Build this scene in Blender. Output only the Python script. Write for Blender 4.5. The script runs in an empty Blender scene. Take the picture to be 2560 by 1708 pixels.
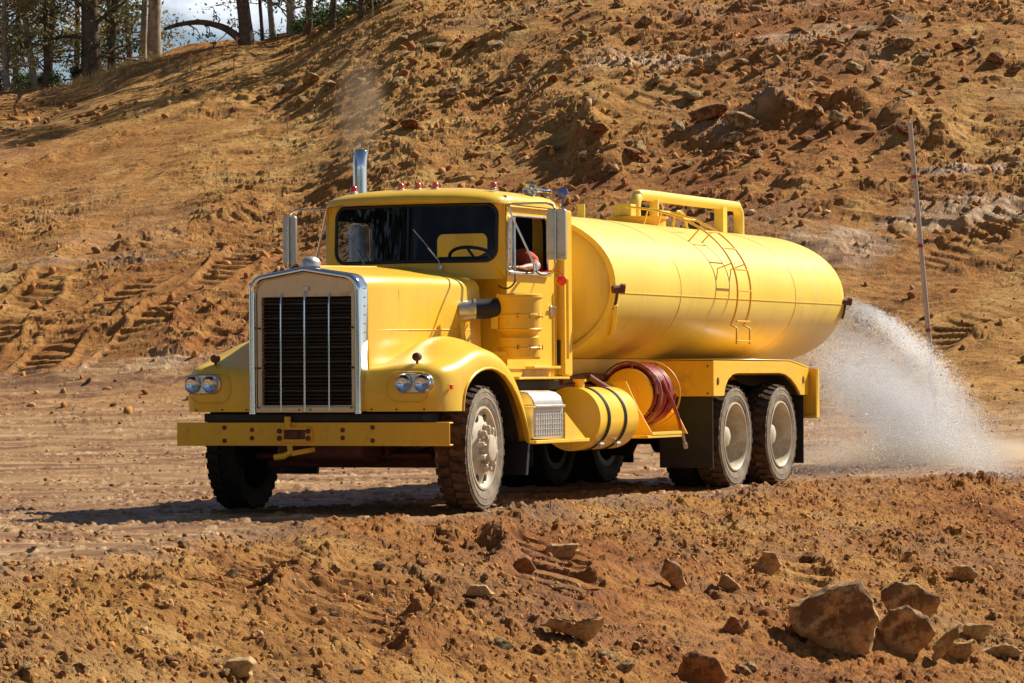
import bpy, bmesh, math, random
import numpy as np
from mathutils import Vector, Matrix, Euler
R = math.radians
PI = math.pi
random.seed(7)
rng = np.random.default_rng(11)
scn = bpy.context.scene
col = scn.collection

# ------------------------------------------------------------------ camera
F = 8887.0 / 2560.0            # focal length / image width
CAMZ = 1.087
cd = bpy.data.cameras.new('camera'); cam = bpy.data.objects.new('camera', cd); col.objects.link(cam)
cd.sensor_fit = 'HORIZONTAL'; cd.sensor_width = 36.0; cd.lens = 36.0 * F
cd.clip_start = 0.5; cd.clip_end = 3000
cam.location = (0, 0, CAMZ)
cam.rotation_euler = (Euler((R(90) + 0.0103, 0, 0)).to_matrix() @ Euler((0, 0, -0.0068)).to_matrix()).to_euler()
scn.camera = cam

# ------------------------------------------------------------------ light
TR = Matrix.Rotation(0, 4, 'Z')
TXW = Vector((-0.3924, -0.9198))       # truck forward in world
TYW = Vector((0.9198, -0.3924))        # truck left in world
TORG = Vector((-1.300, 29.332))
SUN_T = Vector((-0.857, 0.514))        # azimuth of the sun in the truck's frame
sxy = TXW * SUN_T.x + TYW * SUN_T.y
SUN_EL = R(41)
sdir = Vector((sxy.x * math.cos(SUN_EL), sxy.y * math.cos(SUN_EL), math.sin(SUN_EL))).normalized()
sd = bpy.data.lights.new('sun', 'SUN'); so = bpy.data.objects.new('sun', sd); col.objects.link(so)
sd.energy = 5.0; sd.angle = R(0.53); sd.color = (1.0, 0.93, 0.80)
so.rotation_euler = sdir.to_track_quat('Z', 'Y').to_euler(); so.location = (30, 60, 60)

wd = bpy.data.worlds.new('World'); scn.world = wd; wd.use_nodes = True
nt = wd.node_tree; nt.nodes.clear()
def N(nt, t, **k):
    n = nt.nodes.new(t)
    for a, b in k.items(): setattr(n, a, b)
    return n
out = N(nt, 'ShaderNodeOutputWorld'); bg = N(nt, 'ShaderNodeBackground'); sky = N(nt, 'ShaderNodeTexSky')
sky.sky_type = 'NISHITA'; sky.sun_disc = False; sky.sun_elevation = SUN_EL
sky.sun_rotation = math.atan2(sdir.x, sdir.y); sky.dust_density = 0.5; sky.air_density = 0.8
tc = N(nt, 'ShaderNodeTexCoord'); nz = N(nt, 'ShaderNodeTexNoise'); nz.inputs['Scale'].default_value = 7.0
nz.inputs['Detail'].default_value = 8; nz.inputs['Roughness'].default_value = 0.62
mp = N(nt, 'ShaderNodeMapping'); mp.inputs['Scale'].default_value = (1, 1, 2.2)
rp = N(nt, 'ShaderNodeValToRGB'); rp.color_ramp.elements[0].position = 0.49; rp.color_ramp.elements[1].position = 0.68
mx = N(nt, 'ShaderNodeMix', data_type='RGBA')
mx.inputs[7].default_value = (19.0, 19.6, 20.6, 1)
L = nt.links.new
L(tc.outputs['Generated'], mp.inputs['Vector']); L(mp.outputs[0], nz.inputs['Vector']); L(nz.outputs[0], rp.inputs[0])
sxz = N(nt, 'ShaderNodeSeparateXYZ'); L(tc.outputs['Generated'], sxz.inputs[0])
hm = N(nt, 'ShaderNodeMapRange'); hm.inputs[1].default_value = 0.14; hm.inputs[2].default_value = 0.24; hm.inputs[3].default_value = 1.0; hm.inputs[4].default_value = 0.04; L(sxz.outputs[2], hm.inputs[0])
cm = N(nt, 'ShaderNodeMath', operation='MULTIPLY'); L(rp.outputs[0], cm.inputs[0]); L(hm.outputs[0], cm.inputs[1]); L(cm.outputs[0], mx.inputs[0]); L(sky.outputs[0], mx.inputs[6]); L(mx.outputs[2], bg.inputs[0]); L(bg.outputs[0], out.inputs[0])
bg.inputs[1].default_value = 0.05
scn.view_settings.view_transform = 'Standard'; scn.view_settings.look = 'None'
scn.view_settings.exposure = 0.56; scn.view_settings.gamma = 1.0
scn.render.engine = 'CYCLES'
scn.cycles.max_bounces = 8; scn.cycles.transparent_max_bounces = 24; scn.cycles.volume_bounces = 1
scn.cycles.volume_step_rate = 2.0

# ------------------------------------------------------------------ tagging
def tag(o, label=None, cat=None, group=None, kind=None):
    if label: o['label'] = label
    if cat: o['category'] = cat
    if group: o['group'] = group
    if kind: o['kind'] = kind
    return o
def empty(name, loc=(0, 0, 0), rz=0.0, parent=None):
    o = bpy.data.objects.new(name, None); col.objects.link(o); o.location = loc; o.rotation_euler = (0, 0, rz)
    o.empty_display_size = 0.1
    if parent: o.parent = parent
    return o

# ------------------------------------------------------------------ materials
def newmat(name):
    m = bpy.data.materials.new(name); m.use_nodes = True
    nt = m.node_tree; b = nt.nodes['Principled BSDF']
    return m, nt, b
def noise(nt, scale, detail=4, rough=0.55, vec=None, coord='Object'):
    t = N(nt, 'ShaderNodeTexCoord'); n = N(nt, 'ShaderNodeTexNoise')
    n.inputs['Scale'].default_value = scale; n.inputs['Detail'].default_value = detail; n.inputs['Roughness'].default_value = rough
    nt.links.new(vec or t.outputs[coord], n.inputs['Vector'])
    return n.outputs[0]
def ramp(nt, fac, stops):
    r = N(nt, 'ShaderNodeValToRGB'); e = r.color_ramp.elements
    e[0].position = stops[0][0]; e[0].color = stops[0][1]; e[1].position = stops[-1][0]; e[1].color = stops[-1][1]
    for p, c in stops[1:-1]:
        k = e.new(p); k.color = c
    nt.links.new(fac, r.inputs[0]); return r.outputs[0]
def g(v): return (v, v, v, 1)
def c4(c): return (c[0], c[1], c[2], 1)
def mix(nt, fac, a, b, mode='MIX'):
    m = N(nt, 'ShaderNodeMix', data_type='RGBA', blend_type=mode)
    if isinstance(fac, float): m.inputs[0].default_value = fac
    else: nt.links.new(fac, m.inputs[0])
    for i, v in ((6, a), (7, b)):
        if isinstance(v, (tuple, list)): m.inputs[i].default_value = c4(v)
        else: nt.links.new(v, m.inputs[i])
    return m.outputs[2]
def bump(nt, b, h, strength=0.3, dist=0.01):
    n = N(nt, 'ShaderNodeBump'); n.inputs['Strength'].default_value = strength; n.inputs['Distance'].default_value = dist
    nt.links.new(h, n.inputs['Height']); nt.links.new(n.outputs[0], b.inputs['Normal'])
def mat(name, c, rough=0.5, metal=0.0, var=0.12, scale=6, bmp=0.0, bscale=60, coat=0.0, dirt=0.0, dirtc=(0.30, 0.19, 0.10), spec=0.5, streak=0.0):
    m, nt, b = newmat(name)
    lo = tuple(max(0, x * (1 - var)) for x in c[:3]); hi = tuple(min(1, x * (1 + var)) for x in c[:3])
    colr = ramp(nt, noise(nt, scale, 5), [(0.3, c4(lo)), (0.7, c4(hi))])
    rgh = None
    if dirt > 0:
        d = ramp(nt, noise(nt, scale * 0.7 + 1.3, 8, 0.7), [(0.62 - dirt * 0.45, g(0)), (0.80, g(0.85))])
        colr = mix(nt, d, colr, dirtc)
        mr = N(nt, 'ShaderNodeMix', data_type='FLOAT'); mr.inputs[2].default_value = rough; mr.inputs[3].default_value = 0.85
        nt.links.new(d, mr.inputs[0]); nt.links.new(mr.outputs[0], b.inputs['Roughness'])
    else: b.inputs['Roughness'].default_value = rough
    if streak:
        ts = N(nt, 'ShaderNodeTexCoord'); ms_ = N(nt, 'ShaderNodeMapping'); ms_.inputs['Scale'].default_value = (9, 9, 0.7); nt.links.new(ts.outputs['Object'], ms_.inputs['Vector'])
        sn = noise(nt, 1.0, 6, 0.65, vec=ms_.outputs[0]); colr = mix(nt, ramp(nt, sn, [(0.52, g(0)), (0.74, g(streak))]), colr, dirtc)
    nt.links.new(colr, b.inputs['Base Color'])
    b.inputs['Metallic'].default_value = metal
    b.inputs['Specular IOR Level'].default_value = spec
    b.inputs['Coat Weight'].default_value = coat; b.inputs['Coat Roughness'].default_value = 0.15
    if bmp: bump(nt, b, noise(nt, bscale, 4), bmp, 0.01)
    return m
M = {}
M['yellow'] = mat('yellow_paint', (0.91, 0.555, 0.036), 0.33, 0, 0.05, 2.5, 0.03, 9, 0.15, 0.12, (0.48, 0.31, 0.11), streak=0.25)
M['yellow_tank'] = mat('tank_paint', (0.90, 0.645, 0.09), 0.38, 0, 0.05, 1.4, 0.02, 7, 0.1, 0.10, (0.55, 0.38, 0.13), streak=0.30)
M['yellow_dirty'] = mat('dirty_yellow_paint', (0.92, 0.52, 0.026), 0.42, 0, 0.06, 5, 0.05, 20, 0.0, 0.14, (0.36, 0.20, 0.07))
M['chrome'] = mat('chrome', (0.78, 0.79, 0.80), 0.09, 1, 0.03)
M['chrome_dull'] = mat('dull_chrome', (0.62, 0.60, 0.56), 0.24, 1, 0.08, 20, 0, 0, 0, 0.1)
M['alu'] = mat('aluminium', (0.60, 0.58, 0.53), 0.38, 0.7, 0.1, 10, 0.1, 90, 0, 0.15)
M['cream'] = mat('cream_panel', (0.74, 0.59, 0.36), 0.38, 0.25, 0.06, 8, 0, 0, 0, 0.08)
M['black'] = mat('black_rubber', (0.012, 0.012, 0.014), 0.55, 0, 0.3)
M['blackpaint'] = mat('black_steel', (0.014, 0.012, 0.011), 0.6, 0, 0.4, 8, 0, 0, 0, 0.12, (0.06, 0.035, 0.02))
M['rust'] = mat('rusty_steel', (0.16, 0.055, 0.03), 0.75, 0.1, 0.35, 12, 0.4, 50)
M['axle'] = mat('red_brown_steel', (0.085, 0.022, 0.014), 0.7, 0, 0.3, 9, 0.2, 50, 0, 0.15, (0.12, 0.06, 0.03))
M['interior'] = mat('dark_interior', (0.006, 0.008, 0.016), 0.6, 0, 0.2)  # near black: the shade inside the cab is put into the colour
M['seat'] = mat('seat_vinyl', (0.03, 0.03, 0.035), 0.55, 0, 0.2)
M['grilledark'] = mat('radiator_core', (0.014, 0.009, 0.006), 0.6, 0.2, 0.3, 30)
M['slat'] = mat('grille_louvre', (0.085, 0.060, 0.045), 0.4, 0.6, 0.2, 30)
M['redlens'] = mat('red_lens', (0.75, 0.02, 0.01), 0.18, 0, 0.1, 30, 0, 0, 0.6)
M['orangelens'] = mat('orange_lens', (0.85, 0.12, 0.015), 0.2, 0, 0.1, 30, 0, 0, 0.6)
M['hose'] = mat('dark_red_hose', (0.34, 0.045, 0.03), 0.42, 0, 0.2, 20, 0, 0, 0.1, 0.05)
M['wheelwhite'] = mat('cream_wheel_paint', (0.60, 0.52, 0.38), 0.5, 0, 0.12, 11, 0.1, 60, 0, 0.36, (0.27, 0.16, 0.08))  # brown dirt deepened to stand in for shading inside the rims
M['sidewall'] = mat('dusty_sidewall', (0.25, 0.215, 0.165), 0.85, 0, 0.38, 9, 0.6, 60, 0, 0.42, (0.36, 0.23, 0.13), 0.2)
M['tread'] = mat('muddy_tread', (0.075, 0.045, 0.030), 0.9, 0, 0.6, 9, 0.9, 40, 0, 0.40, (0.24, 0.12, 0.055), 0.2)
M['treadblack'] = mat('shaded_black_tread', (0.016, 0.013, 0.011), 0.75, 0, 0.5, 12, 0.8, 40, 0, 0.08, (0.05, 0.03, 0.02), 0.3)  # tread of far-side and inner wheels, their shade put into the colour
M['skin'] = mat('skin', (0.50, 0.25, 0.16), 0.5, 0, 0.08, 20)
M['shirt'] = mat('red_shirt', (0.72, 0.10, 0.05), 0.85, 0, 0.1, 10, 0.4, 25)
M['jeans'] = mat('jeans', (0.04, 0.06, 0.12), 0.85, 0, 0.1, 10)
M['hair'] = mat('hair', (0.03, 0.018, 0.01), 0.7, 0, 0.2, 60, 0.6, 120)
M['wood'] = mat('stake_wood', (0.55, 0.36, 0.20), 0.8, 0, 0.12, 10)
M['pink'] = mat('pink_ribbon', (0.85, 0.16, 0.12), 0.6, 0, 0.08, 10)
M['pole'] = mat('pale_pole', (0.62, 0.50, 0.40), 0.8, 0, 0.1, 4, 0, 0, 0, 0.05)
M['redband'] = mat('red_band', (0.35, 0.03, 0.03), 0.6, 0, 0.1)
M['bark'] = mat('bark', (0.36, 0.29, 0.21), 0.95, 0, 0.45, 5, 0.8, 18, 0, 0, spec=0.1)
M['barkdark'] = mat('dark_bark', (0.14, 0.10, 0.07), 0.95, 0, 0.45, 5, 0.8, 18, spec=0.1)
M['blueish'] = mat('blue_bell', (0.10, 0.14, 0.5), 0.2, 0, 0.1)

def rock_mat(name, lo, mid, hi):
    m, nt, b = newmat(name)
    gi = N(nt, 'ShaderNodeObjectInfo')
    a = ramp(nt, noise(nt, 5.5, 8, 0.65), [(0.3, c4(lo)), (0.5, c4(mid)), (0.72, c4(hi))])
    d = ramp(nt, noise(nt, 2.3, 6, 0.7), [(0.44, g(0)), (0.52, g(1))])
    dc = mix(nt, d, a, tuple(x * 0.42 for x in lo))
    mm = mix(nt, 0.85, a, dc)
    nt.links.new(mm, b.inputs['Base Color']); b.inputs['Roughness'].default_value = 0.88; b.inputs['Specular IOR Level'].default_value = 0.25
    bump(nt, b, noise(nt, 24, 8, 0.7), 0.7, 0.02)
    return m
M['rock'] = rock_mat('tan_rock', (0.30, 0.145, 0.055), (0.52, 0.31, 0.125), (0.74, 0.55, 0.27))
M['rockred'] = rock_mat('red_rock', (0.24, 0.085, 0.028), (0.38, 0.165, 0.055), (0.52, 0.29, 0.11))
M['rockpale'] = rock_mat('pale_rock', (0.38, 0.23, 0.09), (0.52, 0.35, 0.15), (0.66, 0.48, 0.24))

def soil_mat():
    m, nt, b = newmat('soil')
    at = N(nt, 'ShaderNodeAttribute'); at.attribute_name = 'zone'
    sep = N(nt, 'ShaderNodeSeparateColor'); nt.links.new(at.outputs['Color'], sep.inputs[0])
    road, red, far = sep.outputs[0], sep.outputs[1], sep.outputs[2]
    n1 = noise(nt, 1.1, 9, 0.68); n2 = noise(nt, 9.0, 8, 0.7); n3 = noise(nt, 0.22, 6, 0.6); n4 = noise(nt, 38.0, 5, 0.75)
    tan = ramp(nt, n1, [(0.32, c4((0.35, 0.150, 0.034))), (0.5, c4((0.54, 0.268, 0.064))), (0.68, c4((0.70, 0.43, 0.145)))])
    redc = ramp(nt, n1, [(0.32, c4((0.27, 0.085, 0.020))), (0.52, c4((0.45, 0.175, 0.040))), (0.70, c4((0.60, 0.30, 0.080)))])
    c = mix(nt, red, tan, redc)
    # mottling: bump hollows darkened in the colour, bump crests paled
    c = mix(nt, ramp(nt, n2, [(0.36, g(1)), (0.50, g(0))]), c, mix(nt, 0.72, c, (0.10, 0.035, 0.012)))
    c = mix(nt, ramp(nt, n4, [(0.33, g(1)), (0.47, g(0))]), c, mix(nt, 0.5, c, (0.09, 0.033, 0.014)))
    c = mix(nt, ramp(nt, n4, [(0.60, g(0)), (0.74, g(0.75))]), c, (0.62, 0.44, 0.24))
    roadc = ramp(nt, noise(nt, 1.7, 8, 0.65), [(0.3, c4((0.22, 0.11, 0.042))), (0.5, c4((0.37, 0.205, 0.085))), (0.7, c4((0.51, 0.325, 0.155)))])
    tcr = N(nt, 'ShaderNodeTexCoord'); mpr = N(nt, 'ShaderNodeMapping'); mpr.inputs['Scale'].default_value = (0.22, 1.5, 1); mpr.inputs['Rotation'].default_value = (0, 0, R(-14)); nt.links.new(tcr.outputs['Object'], mpr.inputs['Vector'])
    rn = noise(nt, 1.3, 9, 0.7, vec=mpr.outputs[0]); roadc = mix(nt, ramp(nt, rn, [(0.42, g(0.95)), (0.52, g(0))]), roadc, (0.20, 0.095, 0.040)); roadc = mix(nt, ramp(nt, rn, [(0.55, g(0)), (0.66, g(0.7))]), roadc, (0.60, 0.42, 0.24))
    roadc = mix(nt, ramp(nt, n4, [(0.30, g(1)), (0.40, g(0))]), roadc, (0.22, 0.11, 0.06))
    c = mix(nt, road, c, roadc)
    wetc = mix(nt, ramp(nt, n4, [(0.40, g(0)), (0.62, g(1))]), (0.15, 0.065, 0.028), (0.33, 0.185, 0.090))
    wf = N(nt, 'ShaderNodeMath', operation='MULTIPLY'); wf.inputs[1].default_value = 0.85; nt.links.new(far, wf.inputs[0]); c = mix(nt, wf.outputs[0], c, wetc)
    nt.links.new(c, b.inputs['Base Color'])
    rr = N(nt, 'ShaderNodeMapRange'); nt.links.new(road, rr.inputs[0]); rr.inputs[3].default_value = 0.95; rr.inputs[4].default_value = 0.48
    wr_ = N(nt, 'ShaderNodeMix', data_type='FLOAT'); wr_.inputs[3].default_value = 0.55; nt.links.new(wf.outputs[0], wr_.inputs[0]); nt.links.new(rr.outputs[0], wr_.inputs[2]); nt.links.new(wr_.outputs[0], b.inputs['Roughness']); b.inputs['Specular IOR Level'].default_value = 0.22
    ad = N(nt, 'ShaderNodeMath', operation='ADD'); nt.links.new(n2, ad.inputs[0]); nt.links.new(n4, ad.inputs[1])
    bs = N(nt, 'ShaderNodeMapRange'); nt.links.new(road, bs.inputs[0]); bs.inputs[3].default_value = 0.9; bs.inputs[4].default_value = 0.3
    bn = N(nt, 'ShaderNodeBump'); bn.inputs['Distance'].default_value = 0.05
    nt.links.new(bs.outputs[0], bn.inputs['Strength']); nt.links.new(ad.outputs[0], bn.inputs['Height']); nt.links.new(bn.outputs[0], b.inputs['Normal'])
    return m
M['soil'] = soil_mat()

def glass_mat(name, tint, gl=0.06):
    m, nt, b = newmat(name); nt.nodes.remove(b)
    o = nt.nodes['Material Output']; t = N(nt, 'ShaderNodeBsdfTransparent'); t.inputs[0].default_value = c4(tint)
    gls = N(nt, 'ShaderNodeBsdfGlossy'); gls.inputs['Roughness'].default_value = 0.02; gls.inputs[0].default_value = (0.9, 0.95, 1, 1)
    fr = N(nt, 'ShaderNodeFresnel'); fr.inputs[0].default_value = 1.5
    ms = N(nt, 'ShaderNodeMixShader'); mu = N(nt, 'ShaderNodeMath', operation='MULTIPLY'); mu.inputs[1].default_value = gl; nt.links.new(fr.outputs[0], mu.inputs[0]); nt.links.new(mu.outputs[0], ms.inputs[0]); nt.links.new(t.outputs[0], ms.inputs[1]); nt.links.new(gls.outputs[0], ms.inputs[2])
    nt.links.new(ms.outputs[0], o.inputs[0]); return m
M['glass'] = glass_mat('tinted_glass', (0.36, 0.45, 0.62), 0.28)
M['clear'] = glass_mat('clear_glass', (0.9, 0.92, 0.95), 1.0)

def leaf_mat(name, a, b_):
    m, nt, b = newmat(name)
    cc = ramp(nt, noise(nt, 0.9, 4, 0.7, coord='Object'), [(0.3, c4(a)), (0.7, c4(b_))])
    nt.links.new(cc, b.inputs['Base Color']); b.inputs['Roughness'].default_value = 0.6
    o = nt.nodes['Material Output']; tr = N(nt, 'ShaderNodeBsdfTranslucent'); nt.links.new(cc, tr.inputs[0])
    ms = N(nt, 'ShaderNodeMixShader'); ms.inputs[0].default_value = 0.4
    nt.links.new(b.outputs[0], ms.inputs[1]); nt.links.new(tr.outputs[0], ms.inputs[2]); nt.links.new(ms.outputs[0], o.inputs[0])
    return m
M['leaf'] = leaf_mat('olive_leaf', (0.17, 0.15, 0.045), (0.33, 0.26, 0.09))
M['leafdark'] = leaf_mat('dark_leaf', (0.035, 0.055, 0.018), (0.10, 0.12, 0.04))
M['leafgreen'] = leaf_mat('green_leaf', (0.07, 0.12, 0.025), (0.14, 0.22, 0.05))
M['drygrass'] = leaf_mat('dry_grass', (0.42, 0.30, 0.11), (0.60, 0.45, 0.18))

# ------------------------------------------------------------------ mesh builder
class MB:
    def __init__(s): s.v = []; s.f = []; s.mi = []
    def add(s, vs, fs, mi=0):
        o = len(s.v); s.v += [tuple(v) for v in vs]; s.f += [tuple(i + o for i in f) for f in fs]; s.mi += [mi] * len(fs); return s
    def box(s, x0, x1, y0, y1, z0, z1, mi=0, T=None):
        vs = [Vector((x, y, z)) for x in (x0, x1) for y in (y0, y1) for z in (z0, z1)]
        if T: vs = [T @ v for v in vs]
        return s.add(vs, [(0, 1, 3, 2), (4, 6, 7, 5), (0, 4, 5, 1), (2, 3, 7, 6), (0, 2, 6, 4), (1, 5, 7, 3)], mi)
    def bar(s, p, q, w, h=None, mi=0, up=(0, 0, 1)):
        p, q = Vector(p), Vector(q); h = h or w; d = (q - p).normalized(); u = Vector(up)
        if abs(d.dot(u)) > 0.98: u = Vector((1, 0, 0))
        a = d.cross(u).normalized() * (w / 2); b = a.cross(d).normalized() * (h / 2)
        vs = [p - a - b, p + a - b, p + a + b, p - a + b, q - a - b, q + a - b, q + a + b, q - a + b]
        return s.add(vs, [(0, 1, 2, 3), (7, 6, 5, 4), (0, 4, 5, 1), (1, 5, 6, 2), (2, 6, 7, 3), (3, 7, 4, 0)], mi)
    def tube(s, pts, r, n=10, cap=True, mi=0, closed=False):
        pts = [Vector(p) for p in pts]; k = len(pts); rs = r if isinstance(r, (list, tuple)) else [r] * k
        rings = []; prev = None
        for i, p in enumerate(pts):
            if closed: d = (pts[(i + 1) % k] - pts[i - 1]).normalized()
            else: d = (pts[min(i + 1, k - 1)] - pts[max(i - 1, 0)]).normalized()
            if prev is None:
                u = Vector((0, 0, 1)) if abs(d.z) < 0.9 else Vector((1, 0, 0))
                a = d.cross(u).normalized()
            else:
                a = (prev - d * prev.dot(d)).normalized()
            prev = a; b = d.cross(a)
            rings.append([p + (a * math.cos(t) + b * math.sin(t)) * rs[i] for t in [2 * PI * j / n for j in range(n)]])
        vs = [v for rg in rings for v in rg]; fs = []
        for i in range(k if closed else k - 1):
            i2 = (i + 1) % k
            for j in range(n):
                fs.append((i * n + j, i * n + (j + 1) % n, i2 * n + (j + 1) % n, i2 * n + j))
        if cap and not closed:
            fs.append(tuple(range(n - 1, -1, -1))); fs.append(tuple((k - 1) * n + j for j in range(n)))
        return s.add(vs, fs, mi)
    def lathe(s, prof, axis='Y', c=(0, 0, 0), n=32, mi=0, mis=None, sx=1.0, sy=1.0):
        """prof: list of (a along axis, r)."""
        c = Vector(c); vs = []; fs = []
        for a, r in prof:
            for j in range(n):
                t = 2 * PI * j / n; u, w = math.cos(t) * r * sx, math.sin(t) * r * sy
                v = {'Y': Vector((u, a, w)), 'X': Vector((a, u, w)), 'Z': Vector((u, w, a))}[axis]
                vs.append(c + v)
        m0 = len(s.mi)
        fl = []
        for i in range(len(prof) - 1):
            for j in range(n):
                f = (i * n + j, i * n + (j + 1) % n, (i + 1) * n + (j + 1) % n, (i + 1) * n + j); fs.append(f); fl.append(mis[i] if mis else mi)
        o = len(s.v); s.v += [tuple(v) for v in vs]; s.f += [tuple(q + o for q in f) for f in fs]; s.mi += fl
        return s
    def prism(s, poly, h0, h1, axis='Y', mi=0):
        def P(a, b, h): return {'Y': (a, h, b), 'X': (h, a, b), 'Z': (a, b, h)}[axis]
        n = len(poly); vs = [P(a, b, h0) for a, b in poly] + [P(a, b, h1) for a, b in poly]
        fs = [tuple(range(n)), tuple(range(2 * n - 1, n - 1, -1))] + [(i, (i + 1) % n, n + (i + 1) % n, n + i) for i in range(n)]
        return s.add(vs, fs, mi)
    def grid(s, rows, mi=0, closeu=False, closev=False):
        nr, nc = len(rows), len(rows[0]); vs = [v for r_ in rows for v in r_]; fs = []
        for i in range(nr if closev else nr - 1):
            for j in range(nc if closeu else nc - 1):
                fs.append((i * nc + j, i * nc + (j + 1) % nc, ((i + 1) % nr) * nc + (j + 1) % nc, ((i + 1) % nr) * nc + j))
        return s.add(vs, fs, mi)
    def build(s, name, m, parent=None, smooth=35, bev=0, solid=0, sub=0, loc=None, rot=None):
        me = bpy.data.meshes.new(name); me.from_pydata(s.v, [], s.f)
        ms = m if isinstance(m, (list, tuple)) else [m]
        for x in ms: me.materials.append(M[x] if isinstance(x, str) else x)
        if len(ms) > 1: me.polygons.foreach_set('material_index', s.mi)
        bm = bmesh.new(); bm.from_mesh(me); bmesh.ops.remove_doubles(bm, verts=bm.verts, dist=1e-5)
        bmesh.ops.recalc_face_normals(bm, faces=bm.faces); bm.to_mesh(me); bm.free()
        if smooth:
            me.polygons.foreach_set('use_smooth', [True] * len(me.polygons)); me.set_sharp_from_angle(angle=R(smooth))
        o = bpy.data.objects.new(name, me); col.objects.link(o)
        if parent: o.parent = parent
        if loc: o.location = loc
        if rot: o.rotation_euler = rot
        if solid:
            q = o.modifiers.new('s', 'SOLIDIFY'); q.thickness = solid; q.offset = -1
        if bev:
            q = o.modifiers.new('b', 'BEVEL'); q.width = bev; q.segments = 3; q.limit_method = 'ANGLE'; q.angle_limit = R(40); q.harden_normals = False
        if sub:
            q = o.modifiers.new('u', 'SUBSURF'); q.levels = sub; q.render_levels = sub
        return o
def smoothpath(pts, n=6):
    P = [Vector(p) for p in pts]; o = []
    for i in range(len(P) - 1):
        p0, p1, p2, p3 = P[max(i - 1, 0)], P[i], P[i + 1], P[min(i + 2, len(P) - 1)]
        for k in range(n):
            t = k / n
            o.append(0.5 * ((2 * p1) + (-p0 + p2) * t + (2 * p0 - 5 * p1 + 4 * p2 - p3) * t * t + (-p0 + 3 * p1 - 3 * p2 + p3) * t ** 3))
    o.append(P[-1]); return o
def rrect(x0, x1, y0, y1, r, n=6):
    o = []
    for cx, cy, a in ((x1 - r, y1 - r, 0), (x0 + r, y1 - r, 90), (x0 + r, y0 + r, 180), (x1 - r, y0 + r, 270)):
        for k in range(n + 1):
            t = R(a + 90 * k / n); o.append((cx + r * math.cos(t), cy + r * math.sin(t)))
    return o
def raycast_outer(inner, x0, x1, y0, y1):
    """points on the rectangle's border matching the inner loop one to one"""
    cx, cy = (x0 + x1) / 2, (y0 + y1) / 2; o = []
    ic = [(sum(p[0] for p in inner) / len(inner)), (sum(p[1] for p in inner) / len(inner))]
    ix0, ix1 = min(p[0] for p in inner), max(p[0] for p in inner); iy0, iy1 = min(p[1] for p in inner), max(p[1] for p in inner)
    for x, y in inner:
        u = (x - (ix0 + ix1) / 2) / ((ix1 - ix0) / 2); w = (y - (iy0 + iy1) / 2) / ((iy1 - iy0) / 2)
        k = 1 / max(abs(u), abs(w)); u *= k; w *= k
        o.append((cx + u * (x1 - x0) / 2, cy + w * (y1 - y0) / 2))
    return o
def outer_rect(inner, x0, x1, y0, y1):
    o = raycast_outer(inner, x0, x1, y0, y1)
    for c in ((x0, y0), (x0, y1), (x1, y0), (x1, y1)):
        i = min(range(len(o)), key=lambda k: (o[k][0] - c[0]) ** 2 + (o[k][1] - c[1]) ** 2); o[i] = c
    return o

# ------------------------------------------------------------------ terrain
def _h(ix, iy, seed):
    h = (ix.astype(np.int64) * 374761393 + iy.astype(np.int64) * 668265263 + seed * 974634777) & 0xffffffff
    h = ((h ^ (h >> 13)) * 1274126177) & 0xffffffff
    h = (h ^ (h >> 16)) & 0xffffffff
    return h / 4294967295.0
def vn(x, y, seed=0):
    xi = np.floor(x); yi = np.floor(y); fx = x - xi; fy = y - yi
    fx = fx * fx * fx * (fx * (fx * 6 - 15) + 10); fy = fy * fy * fy * (fy * (fy * 6 - 15) + 10)
    a = _h(xi, yi, seed); b = _h(xi + 1, yi, seed); c = _h(xi, yi + 1, seed); d = _h(xi + 1, yi + 1, seed)
    return (a + (b - a) * fx + (c - a) * fy + (a - b - c + d) * fx * fy) * 2 - 1
def fbm(x, y, o, seed, gain=0.5):
    s = 0; am = 1
    for k in range(o):
        ca, sa = math.cos(0.7 * k), math.sin(0.7 * k)
        s = s + am * vn((x * ca - y * sa) * 2 ** k + 17.3 * k, (x * sa + y * ca) * 2 ** k - 9.1 * k, seed + k); am *= gain
    return s
def clods(x, y, seed, dens=0.6):
    """lumps: height of the tallest half-buried lump over a jittered lattice (unit cell)"""
    xi = np.floor(x); yi = np.floor(y); best = np.zeros_like(x)
    for dx in (-1, 0, 1):
        for dy in (-1, 0, 1):
            cx = xi + dx; cy = yi + dy
            px = cx + _h(cx, cy, seed); py = cy + _h(cx, cy, seed + 1)
            k = _h(cx, cy, seed + 2); r = 0.18 + 0.42 * k * k; r = np.where(_h(cx, cy, seed + 3) < dens, r, 0.0)
            an = _h(cx, cy, seed + 4) * PI; ca, sa = np.cos(an), np.sin(an); ux, uy = x - px, y - py
            e = (ux * ca + uy * sa) ** 2 + ((uy * ca - ux * sa) * 1.5) ** 2
            hgt = np.clip(r * r - e, 0, None) ** 0.5 * 0.9
            best = np.maximum(best, np.minimum(hgt, r * 0.62))
    return best
def sstep(a, b, x):
    t = np.clip((x - a) / (b - a), 0, 1); return t * t * (3 - 2 * t)
PXC = lambda px: (px - 1280) / 8887.0
# where the haul road gives way to the rough bank in front of it (distance along each bearing)
BX = [PXC(v) for v in (-900, 0, 400, 640, 1000, 1200, 1500, 1843, 2000, 2560, 3400)]
BD = [19.5, 20.6, 22.6, 25.2, 27.0, 28.3, 30.6, 33.4, 35.0, 37.8, 40]
FX = [PXC(v) for v in (-900, 0, 640, 1280, 1920, 2560, 3400)]
FD = [15.0, 16.2, 18.6, 21.2, 24.2, 27.0, 29.0]
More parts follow.
